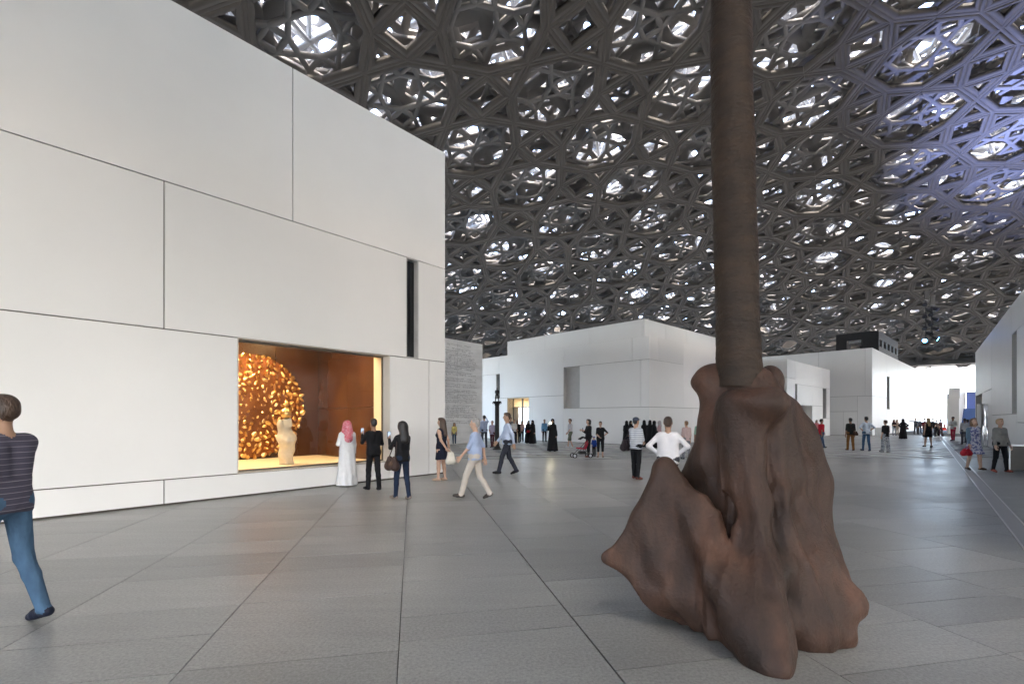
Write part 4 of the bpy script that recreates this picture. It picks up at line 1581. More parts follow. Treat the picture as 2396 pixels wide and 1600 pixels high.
def flower_mat(c0, c1, sc, name='flower_print'):
    m = mat(name, c0, 0.8)
    N, L = m.node_tree.nodes, m.node_tree.links
    b = N['Principled BSDF']
    tc = N.new('ShaderNodeTexCoord'); n = N.new('ShaderNodeTexNoise')
    n.inputs['Scale'].default_value = sc; n.inputs['Detail'].default_value = 3
    r = N.new('ShaderNodeValToRGB'); r.color_ramp.interpolation = 'CONSTANT'
    r.color_ramp.elements[0].color = (*c0, 1); r.color_ramp.elements[1].color = (*c1, 1); r.color_ramp.elements[1].position = 0.52
    L.new(tc.outputs['Object'], n.inputs['Vector']); L.new(n.outputs['Fac'], r.inputs['Fac']); L.new(r.outputs[0], b.inputs['Base Color'])
    return m


ARM = {'down': ((.14, .02, -1), (.06, .14, -1)), 'swingf': ((.10, .38, -.9), (.02, .62, -.75)), 'swingb': ((.14, -.42, -.9), (.10, -.12, -1)),
       'hip': ((.72, -.25, -.75), (-.72, .35, -.62)), 'phone': ((.15, .25, -.95), (-.28, .85, .42)), 'high': ((.2, .55, -.75), (-.30, .62, .75)),
       'fold': ((.25, .15, -.95), (-.92, .45, .12)), 'front': ((.12, .2, -.97), (-.45, .75, -.42)), 'back': ((.16, -.32, -.9), (-.42, -.32, -.75)),
       'out': ((1, .1, .12), (1, .1, .2)), 'camera': ((.40, .62, .05), (-.35, .45, .9)), 'carry': ((.18, .05, -1), (.10, .35, -.95))}


def unit(v):
    v = np.asarray(v, float)
    return v / np.linalg.norm(v)


def rotz(a):
    c, s = math.cos(a), math.sin(a)
    return np.array([[c, -s, 0], [s, c, 0], [0, 0, 1.0]])


def rotx(a):
    c, s = math.cos(a), math.sin(a)
    return np.array([[1, 0, 0], [0, c, -s], [0, s, c]])


def hand_template():
    it = [(('el', (0, .045, 0), (.040, .052, .017)), 0, 0.0), (('rc', (0, -.02, 0), (0, .03, 0), .024, .028), 0, .02)]
    for i, (x, ln, a) in enumerate(((.030, .068, .12), (.010, .078, .02), (-.010, .072, -.05), (-.029, .056, -.15))):
        p0 = np.array([x, .085, 0]); p1 = p0 + np.array([a * ln * .5, ln * .52, -.012]); p2 = p1 + np.array([a * ln * .3, ln * .42, -.026])
        it += [(('rc', p0 - [0, .03, 0], p0, .0095, .0095), 0, .012), (('rc', p0, p1, .0092, .0085), 0, .004), (('rc', p1, p2, .0085, .0068), 0, .003)]
    p0 = np.array([.030, .02, -.004]); p1 = np.array([.062, .055, -.014]); p2 = np.array([.064, .088, -.026])
    it += [(('rc', p0, p1, .0125, .0105), 0, .012), (('rc', p1, p2, .0105, .008), 0, .003)]
    V, Q, _ = sdf_mesh(it, 0.0058)
    return V, Q


HV, HQ = hand_template()


def person(u, vf, vh, heading, label, top=((.5, .5, .5), 'long'), bottom=('trousers', (.02, .02, .025)), shoes=(.02, .018, .016), hair=('short', 'black'),
           skin='tan', arms=('down', 'down'), stride=0.0, head=(0, 0), female=False, build=1.0, d=None, vx=None, mats=None, lean=0.0, hmin=1.55, veil=(.01, .01, .011),
           group='visitors in the plaza', child=False, hem=True, collar=None):
    base = ground(u, vf) if d is None else np.array([(u - U0) / F * d, d, 0.0])
    d = base[1]
    hgt = (vf - vh) / F * d if vf else 1.7
    if not child: hgt = min(max(hgt, hmin), 1.92)
    K = hgt / 1.75
    vx = vx or (0.012 if d < 6 else 0.0145 if d < 16.5 else 0.02 if d < 32 else 0.026)
    it = []
    B = build
    sw = (.150 if female else .168) * (0.9 + 0.1 * B)
    hw = .092 if female else .088

    def A(pr, lab, k=.035): it.append((pr, lab, k))
    TOPL, BOT = 2, 3
    tcol, slv = top
    kind, bcol = bottom
    robe = kind in ('robe', 'abaya')
    # --- pelvis and legs
    plab = TOPL if kind in ('dress', 'flare', 'robe', 'abaya') else BOT
    A(('rc', (-.065, 0, .94), (.065, 0, .94), .118 * B, .118 * B), plab, 0)
    st_ = math.radians(stride)
    ank = []
    for sx, sg in ((-1, 1), (1, -1)):
        a = st_ * sg
        hip = np.array([sx * hw, 0, .92])
        kb = abs(st_) * (.35 if a > 0 else .9) + .03
        knee = hip + .43 * np.array([sx * .03, math.sin(a + kb * .5), -math.cos(a + kb * .5)])
        an = knee + .42 * np.array([0, math.sin(a - kb * .6), -math.cos(a - kb * .6)])
        tilt = (a - kb * .6) * .9 if a < 0 else 0.25 * a
        toe = an + np.array([sx * .03, .155 * math.cos(tilt), .155 * math.sin(tilt) - .035])
        heel = an + np.array([0, -.045, -.03])
        bare = kind in ('dress', 'flare', 'skirt', 'shorts', 'capri')
        tr_ = dict(trousers=(.088, .066, .060, .056), jeans=(.086, .062, .054, .046), shorts=(.098, .088, .05, .036), capri=(.090, .066, .056, .036), dress=(.08, .056, .050, .034),
                   skirt=(.08, .056, .05, .034), wide=(.098, .088, .082, .085)).get(kind, (.08, .06, .05, .04))
        B2 = .5 + .5 * B
        ulab = 0 if kind in ('dress', 'flare', 'skirt') else (TOPL if robe else BOT)
        llab = 0 if bare else ulab
        A(('rc', hip, knee, tr_[0] * B2, tr_[1] * B2), ulab, .04)
        if kind == 'capri':
            mid = knee + (an - knee) * .45
            A(('rc', knee, mid, .064, .058), BOT, .02); A(('rc', mid, an, .046, .036), 0, .01)
        elif kind == 'shorts':
            A(('rc', knee + [0, 0, .03], an, .05, .036), 0, .01)
        else:
            mid = knee + (an - knee) * .35 + np.array([0, -.008, 0])
            A(('rc', knee, mid, tr_[1] * .98, tr_[2] * 1.04), llab, .02); A(('rc', mid, an, tr_[2] * 1.04, tr_[3]), llab, .02)
        A(('rc', heel, an + (toe - an) * .55 + [0, 0, -.012], .036, .040), 4, .02); A(('rc', an + (toe - an) * .5 + [0, 0, -.01], toe, .040, .030), 4, .02)
        A(('rc', heel + [0, .01, .005], an, .036, .036), 0 if bare else llab, .015)
        ank.append(an)
    # --- torso
    Lr = rotx(-math.radians(lean))

    def tq(p):
        p = np.asarray(p, float) - [0, 0, .95]
        return Lr @ p + [0, 0, .95]
    for sx in (-1, 1):
        A(('rc', tq((sx * .06 * B, 0, 1.03)), tq((sx * sw * .52, -.005, 1.32)), .100 * B, .106 * (.6 + .4 * B)), TOPL, .05)
    A(('rc', tq((-sw * .78, -.01, 1.395)), tq((sw * .78, -.01, 1.395)), .064, .064), TOPL, .05)
    if B > 1.02: A(('el', tq((0, .045 * B, 1.09)), (.150 * B, .118 * B, .15)), TOPL, .06)
    if female and not robe:
        for sx in (-1, 1): A(('el', tq((sx * .068, .085, 1.265)), (.068, .058, .066)), TOPL, .03)
    if hem and kind not in ('dress', 'flare', 'robe', 'abaya'):
        A(('cone', .87, 1.10, (.168 * B, .132 * B), (.158 * B, .125 * B), (0, 0), (0, .0), .03, 6), TOPL, .03)
    if kind == 'dress':
        A(('cone', .60, 1.02, (.205, .17), (.135, .112), (0, -.01), (0, 0), .05, 8), TOPL, .05)
    if kind == 'flare':
        A(('cone', .55, 1.02, (.30, .24), (.135, .11), (0, -.02), (0, 0), .09, 9), TOPL, .05)
    if kind == 'skirt':
        A(('cone', .55, 1.0, (.19, .17), (.14, .115), (0, 0), (0, 0), .04, 8), BOT, .03)
    if kind == 'longskirt':
        A(('cone', .06, 1.0, (.25, .22), (.14, .115), (0, 0), (0, 0), .06, 9), BOT, .03)
    if robe:
        w_ = 1.0 if kind == 'robe' else 1.08
        A(('cone', .03, 1.30, (.275 * w_, .235 * w_), (.175, .12), (0, -.015), (0, 0), .055, 9, heading), TOPL, .06)
    # --- arms
    hands = []
    for sx, am in ((-1, arms[0]), (1, arms[1])):
        ud, fd = [unit(np.array(q) * [sx, 1, 1]) for q in ARM[am]]
        sh = tq((sx * sw, -.01, 1.385))
        ud, fd = Lr @ ud, Lr @ fd
        el_ = sh + ud * .275
        wr = el_ + fd * .235
        slw = slv in ('wide',)
        TL = BOT if slv == 'jacket' else TOPL
        if slv == 'jacket':
            A(('rc', tq((sx * .13, 0, 1.0)), tq((sx * .125, -.02, 1.36)), .075, .085), BOT, .02)
            A(('rc', tq((sx * .07, -.06, 1.0)), tq((sx * .07, -.05, 1.36)), .07, .08), BOT, .03)
        A(('rc', sh, el_, .056 if slv != 'none' else .045, .047 if slv != 'none' else .037), 0 if slv == 'none' else TL, .04)
        if slv == 'short':
            A(('rc', el_ - ud * .05, el_, .039, .038), 0, .005)
        fl_ = TL if slv in ('long', 'wide', 'jacket') else 0
        A(('rc', el_, wr, (.045 if fl_ else .038) + (.015 if slw else 0), (.036 if fl_ else .026) + (.04 if slw else 0)), fl_, .02)
        A(('rc', wr - fd * .03, wr + fd * .02, .026, .026), 0, .01)
        hands.append((wr + fd * .03, fd, sx))
    # --- neck, head
    ctr_ = tq((0, .012, 1.50))
    Rh = Lr @ rotz(math.radians(-head[0])) @ rotx(math.radians(head[1]))

    def hp(p): return ctr_ + Rh @ (np.asarray(p, float) - [0, .0, 1.50])
    A(('rc', tq((0, -.01, 1.42)), hp((0, .0, 1.55)), .056 if not female else .048, .052 if not female else .044), 0, .03)
    A(('el', hp((0, -.002, 1.648)), (.074, .094, .100), Rh), 0, .03)
    A(('el', hp((0, .022, 1.578)), (.054, .066, .066), Rh), 0, .04)
    A(('rc', hp((0, .088, 1.645)), hp((0, .108, 1.612)), .010, .0155), 0, .014)
    for sx in (-1, 1):
        A(('el', hp((sx * .076, -.005, 1.63)), (.012, .024, .033), Rh), 0, .008)
        A(('el', hp((sx * .030, .083, 1.648)), (.014, .010, .0075), Rh), 5, .0)
        A(('rc', hp((sx * .015, .090, 1.668)), hp((sx * .046, .080, 1.670)), .0055, .0045), 1, .0)
    A(('rc', hp((-.019, .085, 1.572)), hp((.019, .085, 1.572)), .0075, .0075), 6, .004)
    hs = hair[0]
    if hs in ('short', 'long', 'bun', 'curly', 'bob', 'receding'):
        A(('el', hp((0, -.022, 1.672)), (.082, .096, .088), Rh), 1, .012)
        if hs != 'receding': A(('el', hp((0, .030, 1.722)), (.062, .062, .036), Rh), 1, .02)
        A(('el', hp((0, -.060, 1.625)), (.070, .055, .065), Rh), 1, .02)
    if hs == 'bob':
        for sx in (-1, 1): A(('rc', hp((sx * .068, -.02, 1.66)), hp((sx * .082, -.01, 1.53)), .035, .036), 1, .03)
        A(('rc', hp((0, -.07, 1.65)), hp((0, -.075, 1.53)), .07, .06), 1, .04)
    if hs == 'long':
        for sx in (-1, 1): A(('rc', hp((sx * .062, -.035, 1.66)), hp((sx * .085, -.045, 1.43)), .036, .034), 1, .03)
        A(('rc', hp((0, -.075, 1.64)), tq((0, -.12, 1.30)), .072, .062), 1, .04)
    if hs == 'curly':
        A(('el', hp((0, -.035, 1.66)), (.112, .118, .115), Rh), 1, .03)
        A(('rc', hp((0, -.06, 1.60)), tq((0, -.11, 1.36)), .105, .10), 1, .05)
    if hs == 'bun':
        A(('el', hp((0, -.10, 1.70)), (.045, .04, .045), Rh), 1, .01)
    if hs == 'veil':
        A(('el', hp((0, -.020, 1.660)), (.094, .108, .108), Rh), 7, .02)
        A(('rc', hp((0, -.035, 1.62)), tq((0, -.03, 1.40)), .092, .125), 7, .04)
        A(('rc', hp((-.05, .02, 1.545)), hp((.05, .02, 1.545)), .05, .05), 7, .03)
    if hs == 'ghutra':
        A(('el', hp((0, -.015, 1.678)), (.096, .112, .086), Rh), 7, .02)
        for sx in (-1, 1): A(('rc', hp((sx * .085, -.02, 1.66)), tq((sx * .12, -.03, 1.40)), .034, .045), 7, .03)
        A(('rc', hp((0, -.085, 1.65)), tq((0, -.14, 1.28)), .085, .10), 7, .05)
    if hs == 'cap':
        A(('el', hp((0, -.015, 1.690)), (.086, .104, .072), Rh), 7, .015)
        A(('el', hp((0, .110, 1.690)), (.062, .062, .010), Rh), 7, .015)
        A(('el', hp((0, -.060, 1.622)), (.070, .050, .055), Rh), 1, .02)
    V, Q, lab = sdf_mesh(it, vx)
    Vs, Qs, Ls = [V], [Q], [lab]
    off = len(V)
    for wr, fd, sx in hands:
        y = unit(fd)
        x = np.array([0, 1.0, 0]) - y * y[1]
        if np.linalg.norm(x) < .2: x = np.array([-sx, 0, 0.0]) - y * y[0] * -sx
        x = unit(x)
        z = np.cross(x, y)
        Hl = HV.copy()
        if z[0] * sx < 0 and abs(z[0]) > .1:
            Hl[:, 2] *= -1
            q = HQ[:, ::-1]
        else:
            q = HQ
        W_ = wr + np.outer(Hl[:, 0], x) + np.outer(Hl[:, 1], y) + np.outer(Hl[:, 2], z)
        Vs.append(W_); Qs.append(q + off); Ls.append(np.zeros(len(q), int)); off += len(W_)
    V = np.concatenate(Vs); Q = np.concatenate(Qs); lab = np.concatenate(Ls)
    V[:, 2] -= V[:, 2].min()
    V *= K
    h_ = math.radians(heading)
    fw = np.array([math.sin(h_), math.cos(h_)]); rt = np.array([math.cos(h_), -math.sin(h_)])
    ax_, ay_ = V[:, 0].copy(), V[:, 1].copy()
    V[:, 0] = rt[0] * ax_ + fw[0] * ay_; V[:, 1] = rt[1] * ax_ + fw[1] * ay_
    tm = mats[0] if mats and mats[0] else cloth(tcol)
    bm = mats[1] if mats and len(mats) > 1 and mats[1] else cloth(bcol)
    vm = mats[2] if mats and len(mats) > 2 and mats[2] else cloth(veil)
    ml = [_skm[skin], _hm[hair[1]], tm, bm, cloth(shoes, .5), _eye, _lip, vm]
    o = mk('person', V, Q, ml, None, True, midx=lab)
    o.location = (float(base[0]), float(base[1]), 0.0)
    tag(o, label, 'person', group)

    def world(p):
        p = np.asarray(p, float) * K
        return np.array([base[0] + rt[0] * p[0] + fw[0] * p[1], base[1] + rt[1] * p[0] + fw[1] * p[1], p[2]])
    return dict(o=o, w=world, hands=[world(h[0] + h[1] * .07) for h in hands], K=K)


def bag(c, size, col, label, strap=None, rz=0.0, name='handbag', sag=.0):
    c = np.asarray(c, float)
    b = empty(name, tuple(c - [0, 0, size[2] / 2]))
    tag(b, label, 'bag')
    R_m = rotz(rz)
    it = []
    for sx in (-1, 1):
        it.append((('rc', R_m @ np.array([sx * size[0] * .32, 0, -size[2] * .25]), R_m @ np.array([sx * size[0] * .22, 0, size[2] * .25]), size[1] * .5, size[1] * .34), 0, size[1] * .5))
    it.append((('rc', R_m @ np.array([-size[0] * .3, 0, -size[2] * .22]), R_m @ np.array([size[0] * .3, 0, -size[2] * .22]), size[1] * .5, size[1] * .5), 0, size[1] * .4))
    V, Q, _ = sdf_mesh(it, 0.016)
    m = cloth(col, .5)
    mk('bag_body', V + c, Q, m, b, True)
    if strap is not None:
        p0 = c + R_m @ np.array([-size[0] * .3, 0, size[2] * .3]); p1 = c + R_m @ np.array([size[0] * .3, 0, size[2] * .3])
        s_ = np.asarray(strap, float)
        MB().tube([p0, p0 * .35 + s_ * .65, s_, p1 * .35 + s_ * .65, p1], .011, 6).build('strap', m, b, True)
    return b


def phone(c, label, rz=0.0, tilt=0.4):
    o = empty('phone', tuple(c))
    tag(o, label, 'phone')
    MB().box(c, (.075, .010, .15), rz).build('case', M['black'], o)
    fwd = np.array([math.sin(-rz), math.cos(rz), 0]) * -0.007
    MB().box(np.asarray(c) + fwd, (.066, .002, .135), rz).build('screen', mat('lit_screen', (.1, .12, .15), .1, emit=(.55, .7, .9), estr=.025), o)


WHT = (.62, .62, .64); LBLUE = (.36, .43, .60); NAVY = (.012, .015, .03); BLK = (.010, .010, .012); JEAN = (.045, .085, .155); BEIGE = (.46, .39, .31)
# --- foreground
p = person(8, 1466, 928, 274, 'striding visitor in striped navy top and jeans cut by the left edge', ((.05, .05, .09), 'short'), ('jeans', (.060, .115, .190)), (.012, .015, .03), ('short', 'brown'), 'tan',
           ('swingb', 'swingf'), 14, mats=[stripe_mat((.060, .055, .085), (.20, .19, .22), 22, .88), None])
p = person(812, 1137, 990, 322, 'man in a long white robe and red headscarf before the display window', ((.72, .72, .73), 'long'), ('robe', WHT), (.5, .45, .4), ('ghutra', 'black'), 'brown', ('fold', 'down'), 0,
           mats=[None, None, flower_mat((.55, .06, .10), (.70, .42, .46), 60, 'check_scarf')], hmin=1.62)
p = person(874, 1147, 980, 318, 'man in a black suit photographing the display window', (BLK, 'long'), ('trousers', BLK), BLK, ('short', 'black'), 'brown', ('high', 'fold'), 6)
phone(p['hands'][0] + [0, 0, .03], 'dark phone held up by the man in the black suit', math.radians(40))
p = person(941, 1169, 1003, 312, 'woman with long black curly hair in black top and jeans, holding a phone', (BLK, 'long'), ('jeans', (.015, .024, .05)), (.25, .2, .17), ('curly', 'black'), 'brown', ('high', 'phone'), 7, female=True, hmin=1.6)
phone(p['hands'][0] + [0, 0, .04], 'lit phone held up by the woman with black curly hair', math.radians(45))
bag(p['w']((-.27, .0, .86)), (.34, .16, .32), (.05, .03, .025), 'brown leather shoulder bag of the woman with curly hair', p['w']((-.14, -.02, 1.46)), math.radians(-40))
p = person(1033, 1125, 978, 292, 'woman in a sleeveless navy dress and heels standing at the gallery corner', (NAVY, 'none'), ('dress', NAVY), (.45, .32, .24), ('long', 'brown'), 'light', ('back', 'back'), 3, female=True)
bag(p['w']((.02, -.28, .66)), (.20, .14, .42), (.70, .66, .58), 'cream cloth bag held behind the woman in the navy dress', p['w']((.0, -.20, .93)), math.radians(20), 'cloth_bag')
p = person(1112, 1168, 978, 280, 'walking man in light blue shirt and beige trousers', (LBLUE, 'short'), ('trousers', (.55, .49, .43)), (.06, .05, .045), ('receding', 'grey'), 'light', ('swingf', 'swingb'), 20, build=1.12)
p = person(1187, 1111, 966, 262, 'walking man in pale blue shirt and dark trousers beside the column', ((.42, .48, .62), 'long'), ('trousers', (.03, .032, .045)), BLK, ('short', 'brown'), 'tan', ('swingb', 'swingf'), 18, build=1.05)
p = person(1488, 1121, 977, 50, 'man in grey striped t-shirt and cap with black trousers', ((.5, .5, .52), 'short'), ('trousers', BLK), (.20, .07, .05), ('cap', 'black'), 'tan', ('front', 'front'), 4, build=1.12,
           mats=[stripe_mat((.56, .57, .60), (.27, .29, .33), 17, .62), None, cloth((.06, .07, .10))])
bag(p['w']((-.27, -.12, .98)), (.30, .17, .34), (.02, .014, .018), 'dark shoulder bag of the man in the striped t-shirt', p['w']((-.12, -.02, 1.46)), math.radians(40))
p = person(1563, 0, 0, 20, 'person in a loose white shirt and dark trousers behind the brown sculpture', ((.72, .69, .70), 'long'), ('trousers', (.05, .05, .06)), BLK, ('short', 'brown'), 'tan', ('hip', 'hip'), 10, build=1.18, d=9.0)
# --- middle ground, left to right
p = person(1063, 1040, 989, 186, 'girl in a yellow top and jeans before the inscribed wall', ((.60, .52, .20), 'short'), ('jeans', JEAN), (.6, .58, .55), ('long', 'brown'), 'tan', ('down', 'down'), 3, female=True, child=True)
p = person(1133, 1047, 972, 335, 'man in a light blue shirt raising a camera by the inscribed wall', (LBLUE, 'long'), ('trousers', (.05, .055, .07)), BLK, ('short', 'black'), 'tan', ('down', 'camera'), 4)
p = person(1152, 1047, 984, 200, 'visitor in a lilac shirt and maroon trousers left of the column', ((.42, .38, .50), 'short'), ('trousers', (.09, .025, .035)), BLK, ('short', 'grey'), 'tan', ('down', 'front'), 8)
p = person(1195, 1036, 976, 190, 'man in a dark grey shirt in front of the lit doorway', ((.12, .12, .13), 'long'), ('trousers', BLK), BLK, ('short', 'brown'), 'tan', ('down', 'down'), 4)
p = person(1203, 1037, 981, 160, 'man in a white shirt in front of the lit doorway', ((.55, .55, .56), 'short'), ('trousers', NAVY), BLK, ('short', 'black'), 'tan', ('down', 'down'), 4)
p = person(1211, 1036, 983, 175, 'woman in a black coat with a white badge at the lit doorway', (BLK, 'long'), ('trousers', BLK), BLK, ('long', 'black'), 'tan', ('down', 'front'), 3, female=True)
MB().box(p['w']((0, .16, 1.16)), (.09, .012, .12)).build('badge', M['white'], p['o'].parent) if False else None
p = person(1221, 1034, 989, 190, 'woman in a pink top and black trousers at the lit doorway', ((.42, .28, .27), 'short'), ('trousers', BLK), BLK, ('long', 'brown'), 'tan', ('front', 'down'), 4, female=True)
p = person(1236, 1037, 985, 170, 'woman in a black abaya, left of the pair beside the doorway', (BLK, 'wide'), ('abaya', BLK), BLK, ('veil', 'black'), 'tan', ('front', 'down'), 0, female=True)
p = person(1246, 1038, 983, 215, 'woman in a black abaya with a red bag beside the doorway', (BLK, 'wide'), ('abaya', BLK), BLK, ('veil', 'black'), 'tan', ('down', 'front'), 0, female=True)
bag(p['w']((.22, .22, .95)), (.2, .1, .18), (.45, .02, .03), 'small red bag of the woman in black beside the doorway', None, 0)
p = person(1274, 1034, 981, 170, 'man in a blue shirt and black trousers by the white wall', ((.10, .24, .40), 'long'), ('trousers', BLK), BLK, ('short', 'black'), 'brown', ('down', 'down'), 3)
p = person(1293, 1056, 980, 195, 'woman in a black abaya with a shining phone light', (BLK, 'wide'), ('abaya', BLK), BLK, ('veil', 'black'), 'tan', ('down', 'high'), 0, female=True)
ph = empty('flash_phone', tuple(at(1288, 991, 24.2)))
tag(ph, 'phone with its flash lit, held by the woman in black', 'phone')
c = at(1288, 991, 24.2)
MB().box(c, (.08, .012, .15)).build('case', M['black'], ph)
MB().tube([c + [0, -.008, .02], c + [0, -.016, .02]], .035, 12).build('flash', mat('flash_led', (1, 1, 1), .3, emit=(1.0, .93, .62), estr=9.0), ph)
p = person(1334, 1048, 980, 250, 'walking visitor in a white t-shirt and olive shorts', ((.55, .53, .55), 'short'), ('shorts', (.13, .14, .10)), (.6, .6, .6), ('short', 'brown'), 'light', ('swingf', 'swingb'), 14)
p = person(1377, 1070, 981, 250, 'woman in black with a dark bob looking at her phone by the stroller', (BLK, 'long'), ('jeans', BLK), (.2, .08, .06), ('bob', 'black'), 'light', ('phone', 'phone'), 4, female=True)
phone(p['hands'][0] + [0, 0, .02], 'phone in the hands of the woman with the dark bob', math.radians(60))
p = person(1405, 1070, 986, 190, 'woman in black t-shirt and capri trousers with a hand on her hip', (BLK, 'short'), ('capri', BLK), (.25, .16, .12), ('short', 'black'), 'light', ('hip', 'front'), 3, female=True, build=1.06)
p = person(1390, 1068, 1021, 215, 'small child in a blue jacket and cap beside the stroller', ((.02, .06, .30), 'long'), ('trousers', BLK), BLK, ('cap', 'black'), 'light', ('down', 'front'), 3, child=True, mats=[None, None, cloth((.02, .07, .35))])
for (u_, vf_, vh_, hd_, lb) in ((1466, 1047, 985, 20, 'woman in a black abaya left of the man in the striped shirt'), (1476, 1048, 985, 160, 'woman in black abaya half hidden by the striped shirt'), (1507, 1046, 983, 340, 'woman in black abaya right behind the cap of the striped-shirt man'),
                                 (1521, 1047, 983, 40, 'tall woman in a black abaya, middle of the veiled group'), (1531, 1048, 987, 80, 'woman in a black abaya, rightmost of the veiled group')):
    person(u_, vf_, vh_, hd_, lb, (BLK, 'wide'), ('abaya', BLK), BLK, ('veil', 'black'), 'tan', ('front', 'down'), 0, female=True)
p = person(1543, 1046, 990, 300, 'woman in a pink top and long grey skirt beside the veiled group', ((.50, .33, .34), 'long'), ('longskirt', (.20, .21, .25)), (.5, .5, .5), ('veil', 'black'), 'tan', ('phone', 'down'), 0, female=True, veil=(.45, .42, .42))
p = person(1606, 1075, 985, 350, 'visitor in a pale pink shirt partly behind the brown sculpture', ((.55, .40, .38), 'short'), ('trousers', (.2, .2, .22)), BLK, ('short', 'lightbrown'), 'light', ('down', 'down'), 6)
p = person(1638, 1075, 981, 10, 'dark-haired man in a pale green shirt behind the brown sculpture', ((.30, .46, .36), 'short'), ('trousers', (.06, .06, .07)), BLK, ('short', 'black'), 'brown', ('down', 'down'), 6)
# --- right-hand side
p = person(1911, 1024, 984, 180, 'woman in a pink top by the low gallery', ((.50, .18, .20), 'long'), ('trousers', BLK), BLK, ('long', 'black'), 'tan', ('down', 'down'), 2, female=True)
p = person(1922, 1050, 980, 85, 'man in a red shirt and jeans walking right of the sculpture', ((.50, .02, .04), 'short'), ('jeans', JEAN), BLK, ('short', 'black'), 'brown', ('swingf', 'swingb'), 18)
p = person(1990, 1054, 978, 10, 'man in a black vest over green sleeves with brown trousers', ((.015, .018, .018), 'short'), ('trousers', (.20, .09, .025)), (.10, .04, .03), ('short', 'black'), 'brown', ('down', 'down'), 6, build=1.04)
bag(p['w']((.16, -.16, .95)), (.24, .12, .24), (.05, .025, .015), 'brown satchel of the man in brown trousers', p['w']((-.1, -.05, 1.46)), 0, 'satchel')
p = person(2027, 1055, 975, 5, 'man in a light blue shirt and jeans with hands on his hips', ((.45, .52, .63), 'short'), ('jeans', (.04, .09, .17)), (.05, .06, .09), ('short', 'black'), 'tan', ('hip', 'hip'), 7)
p = person(2072, 1058, 983, 355, 'woman in a black top and wide patterned grey trousers', (BLK, 'short'), ('wide', (.35, .36, .38)), (.1, .08, .07), ('short', 'brown'), 'light', ('down', 'down'), 6, female=True, mats=[None, flower_mat((.40, .41, .43), (.16, .17, .20), 22, 'grey_print')])
p = person(2092, 1018, 983, 185, 'woman in a black print t-shirt near the tall gallery', (BLK, 'short'), ('jeans', (.25, .29, .34)), BLK, ('veil', 'black'), 'light', ('fold', 'fold'), 2, female=True, veil=(.06, .02, .02))
p = person(2099, 1018, 984, 175, 'woman in a beige top beside the black print t-shirt', ((.35, .26, .20), 'long'), ('trousers', (.3, .26, .22)), BLK, ('long', 'brown'), 'light', ('down', 'down'), 2, female=True)
p = person(2113, 1027, 980, 20, 'woman in a sweeping black abaya near the bright opening', (BLK, 'wide'), ('abaya', BLK), BLK, ('veil', 'black'), 'tan', ('hip', 'hip'), 0, female=True)
bag(p['w']((.30, .0, .95)), (.2, .1, .2), (.10, .03, .03), 'small dark red handbag of the woman in the sweeping abaya', None, 0)
p = person(2143, 1016, 978, 185, 'man in grey stretching out one arm at the bright opening', ((.08, .09, .11), 'long'), ('trousers', (.05, .05, .055)), BLK, ('short', 'black'), 'tan', ('down', 'out'), 8, build=1.06)
p = person(2152, 1014, 980, 200, 'man in dark clothes beside the man stretching his arm', ((.07, .07, .09), 'short'), ('trousers', (.05, .05, .06)), BLK, ('short', 'brown'), 'tan', ('down', 'down'), 4)
p = person(2172, 1046, 978, 8, 'blonde woman in a short black dress walking towards the light', (BLK, 'none'), ('dress', BLK), BLK, ('long', 'blonde'), 'light', ('down', 'down'), 7, female=True)
p = person(2164, 1022, 979, 190, 'visitor in a dark red top behind the blonde woman', ((.18, .04, .05), 'short'), ('trousers', BLK), BLK, ('short', 'brown'), 'tan', ('down', 'down'), 5)
p = person(2183, 1021, 979, 200, 'man in a black t-shirt right behind the blonde woman', (BLK, 'short'), ('jeans', (.05, .055, .07)), BLK, ('short', 'black'), 'tan', ('front', 'down'), 5)
p = person(2192, 1020, 982, 170, 'visitor in brown beside the far stroller', ((.12, .09, .08), 'short'), ('trousers', BLK), BLK, ('short', 'brown'), 'tan', ('front', 'front'), 5)
p = person(2201, 1020, 981, 175, 'visitor in maroon raising a phone at the far end', ((.12, .05, .06), 'short'), ('trousers', (.06, .03, .04)), BLK, ('short', 'black'), 'tan', ('camera', 'down'), 4)
p = person(2230, 1031, 975, 255, 'man in a white shirt, red trousers and cap by the stairs', ((.58, .58, .58), 'long'), ('jeans', (.42, .03, .07)), BLK, ('cap', 'black'), 'brown', ('fold', 'fold'), 5, mats=[None, None, cloth((.03, .03, .035))])
p = person(2257, 1040, 979, 30, 'man in a white shirt seen from behind near the stairs', ((.55, .55, .57), 'long'), ('trousers', (.08, .08, .1)), BLK, ('short', 'black'), 'brown', ('down', 'down'), 5)
p = person(2264, 1036, 981, 20, 'second white-shirted man near the stairs, partly hidden', ((.50, .50, .53), 'long'), ('trousers', (.08, .08, .1)), BLK, ('short', 'black'), 'brown', ('down', 'down'), 5)
p = person(2279, 1100, 979, 186, 'woman in a floral summer dress and denim jacket walking to the camera', ((.09, .14, .19), 'jacket'), ('flare', (.13, .20, .27)), (.05, .03, .02), ('bob', 'lightbrown'), 'light', ('swingb', 'carry'), 9, female=True,
           mats=[flower_mat((.50, .49, .58), (.13, .14, .30), 17, 'floral_dress'), None], head=(0, 8))
bag(p['hands'][1] + [-.10, 0.0, -.16], (.30, .15, .22), (.42, .02, .035), 'large red handbag of the woman in the floral dress', p['hands'][1] + [-.02, .0, .02], 0)
p = person(2340, 1105, 980, 184, 'woman in a loose grey top and black trousers walking to the camera', ((.22, .21, .195), 'long'), ('jeans', BLK), (.28, .07, .05), ('short', 'blonde'), 'light', ('carry', 'carry'), 8, female=True, build=1.14, head=(0, 6))


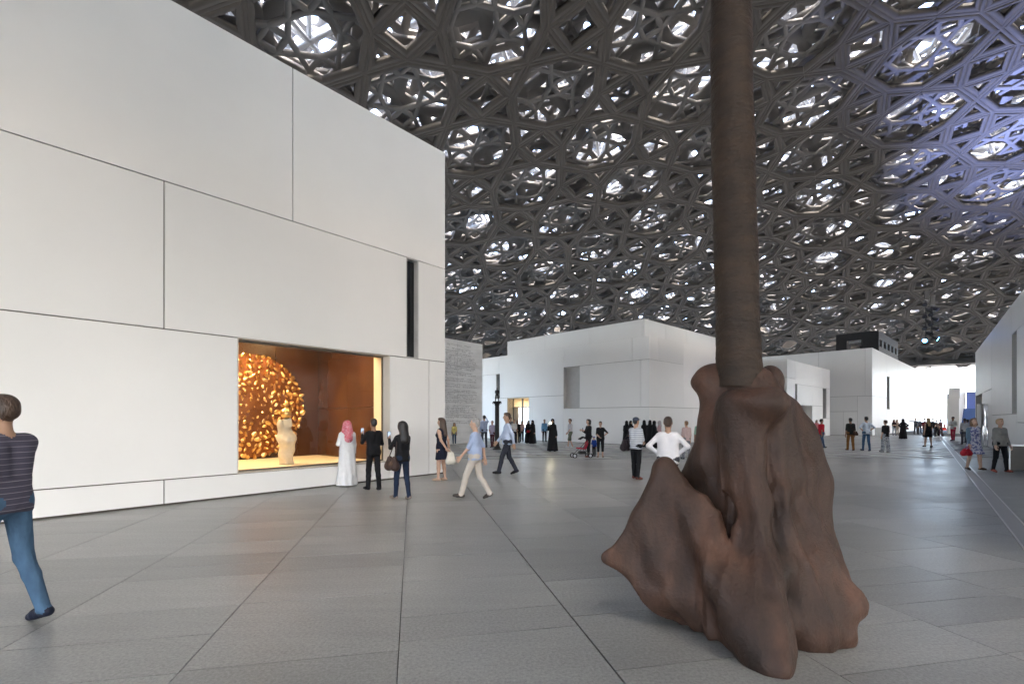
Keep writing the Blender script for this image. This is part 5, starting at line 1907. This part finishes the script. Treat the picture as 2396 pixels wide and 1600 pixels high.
# --- strollers
def stroller(c, heading, label, k=1.0, seat_c=(.45, .02, .05)):
    s = empty('stroller', (float(c[0]), float(c[1]), 0))
    tag(s, label, 'stroller', 'pushchairs')
    h = math.radians(heading)
    fw = np.array([math.sin(h), math.cos(h), 0]); rt = np.array([math.cos(h), -math.sin(h), 0])

    def w_(x, y, z): return np.array([c[0], c[1], 0]) + (rt * x + fw * y) * k + np.array([0, 0, z * k])
    for sx in (-1, 1):
        MB().tube([w_(sx * .22, .42, .10), w_(sx * .2, -.10, .60), w_(sx * .2, -.45, 1.0)], .014, 8).build('side_rail', M['metal_dark'], s, True)
        MB().tube([w_(sx * .22, -.34, .10), w_(sx * .2, .0, .50)], .014, 8).build('strut', M['metal_dark'], s, True)
        for y in (.42, -.34):
            pts = [w_(sx * .235, y + .095 * math.cos(t), .1 + .095 * math.sin(t)) for t in np.linspace(0, 2 * math.pi, 17)]
            wh = MB().tube(pts, .022, 6, False).build('wheel', M['black'], s, True)
            MB().tube([w_(sx * .215, y, .1), w_(sx * .255, y, .1)], .055, 10).build('hub', M['steel'], wh)
    MB().tube([w_(-.2, -.45, 1.0), w_(0, -.50, 1.03), w_(.2, -.45, 1.0)], .018, 8).build('handle', M['black'], s, True)
    it = [(('tri', w_(-.17, .22, .45), w_(.17, .22, .45), w_(-.17, -.12, .42), .03 * k), 0, 0), (('tri', w_(.17, .22, .45), w_(.17, -.12, .42), w_(-.17, -.12, .42), .03 * k), 0, .02),
          (('tri', w_(-.17, -.12, .42), w_(.17, -.12, .42), w_(-.17, -.30, .86), .03 * k), 0, .03), (('tri', w_(.17, -.12, .42), w_(.17, -.30, .86), w_(-.17, -.30, .86), .03 * k), 0, .02)]
    V, Q, _ = sdf_mesh(it, .018)
    mk('seat', V, Q, cloth(seat_c), s, True)
    it = [(('tri', w_(-.18, -.30, .86), w_(.18, -.30, .86), w_(-.18, -.05, .98), .022 * k), 0, .02), (('tri', w_(.18, -.05, .98), w_(.18, -.30, .86), w_(-.18, -.05, .98), .022 * k), 0, .02),
          (('tri', w_(-.18, -.05, .98), w_(.18, -.05, .98), w_(-.18, .14, .88), .022 * k), 0, .02), (('tri', w_(.18, .14, .88), w_(.18, -.05, .98), w_(-.18, .14, .88), .022 * k), 0, .02)]
    V, Q, _ = sdf_mesh(it, .018)
    mk('canopy', V, Q, cloth(BLK), s, True)
    MB().box(w_(0, .0, .24), (.3 * k, .3 * k, .14 * k), -h).build('basket', M['black'], s)


stroller(ground(1362, 1070), 262, 'black stroller with a red seat beside the women in black', 0.9)
stroller(ground(2194, 1017), 190, 'small dark stroller in the far crowd', 0.9, (.05, .05, .06))
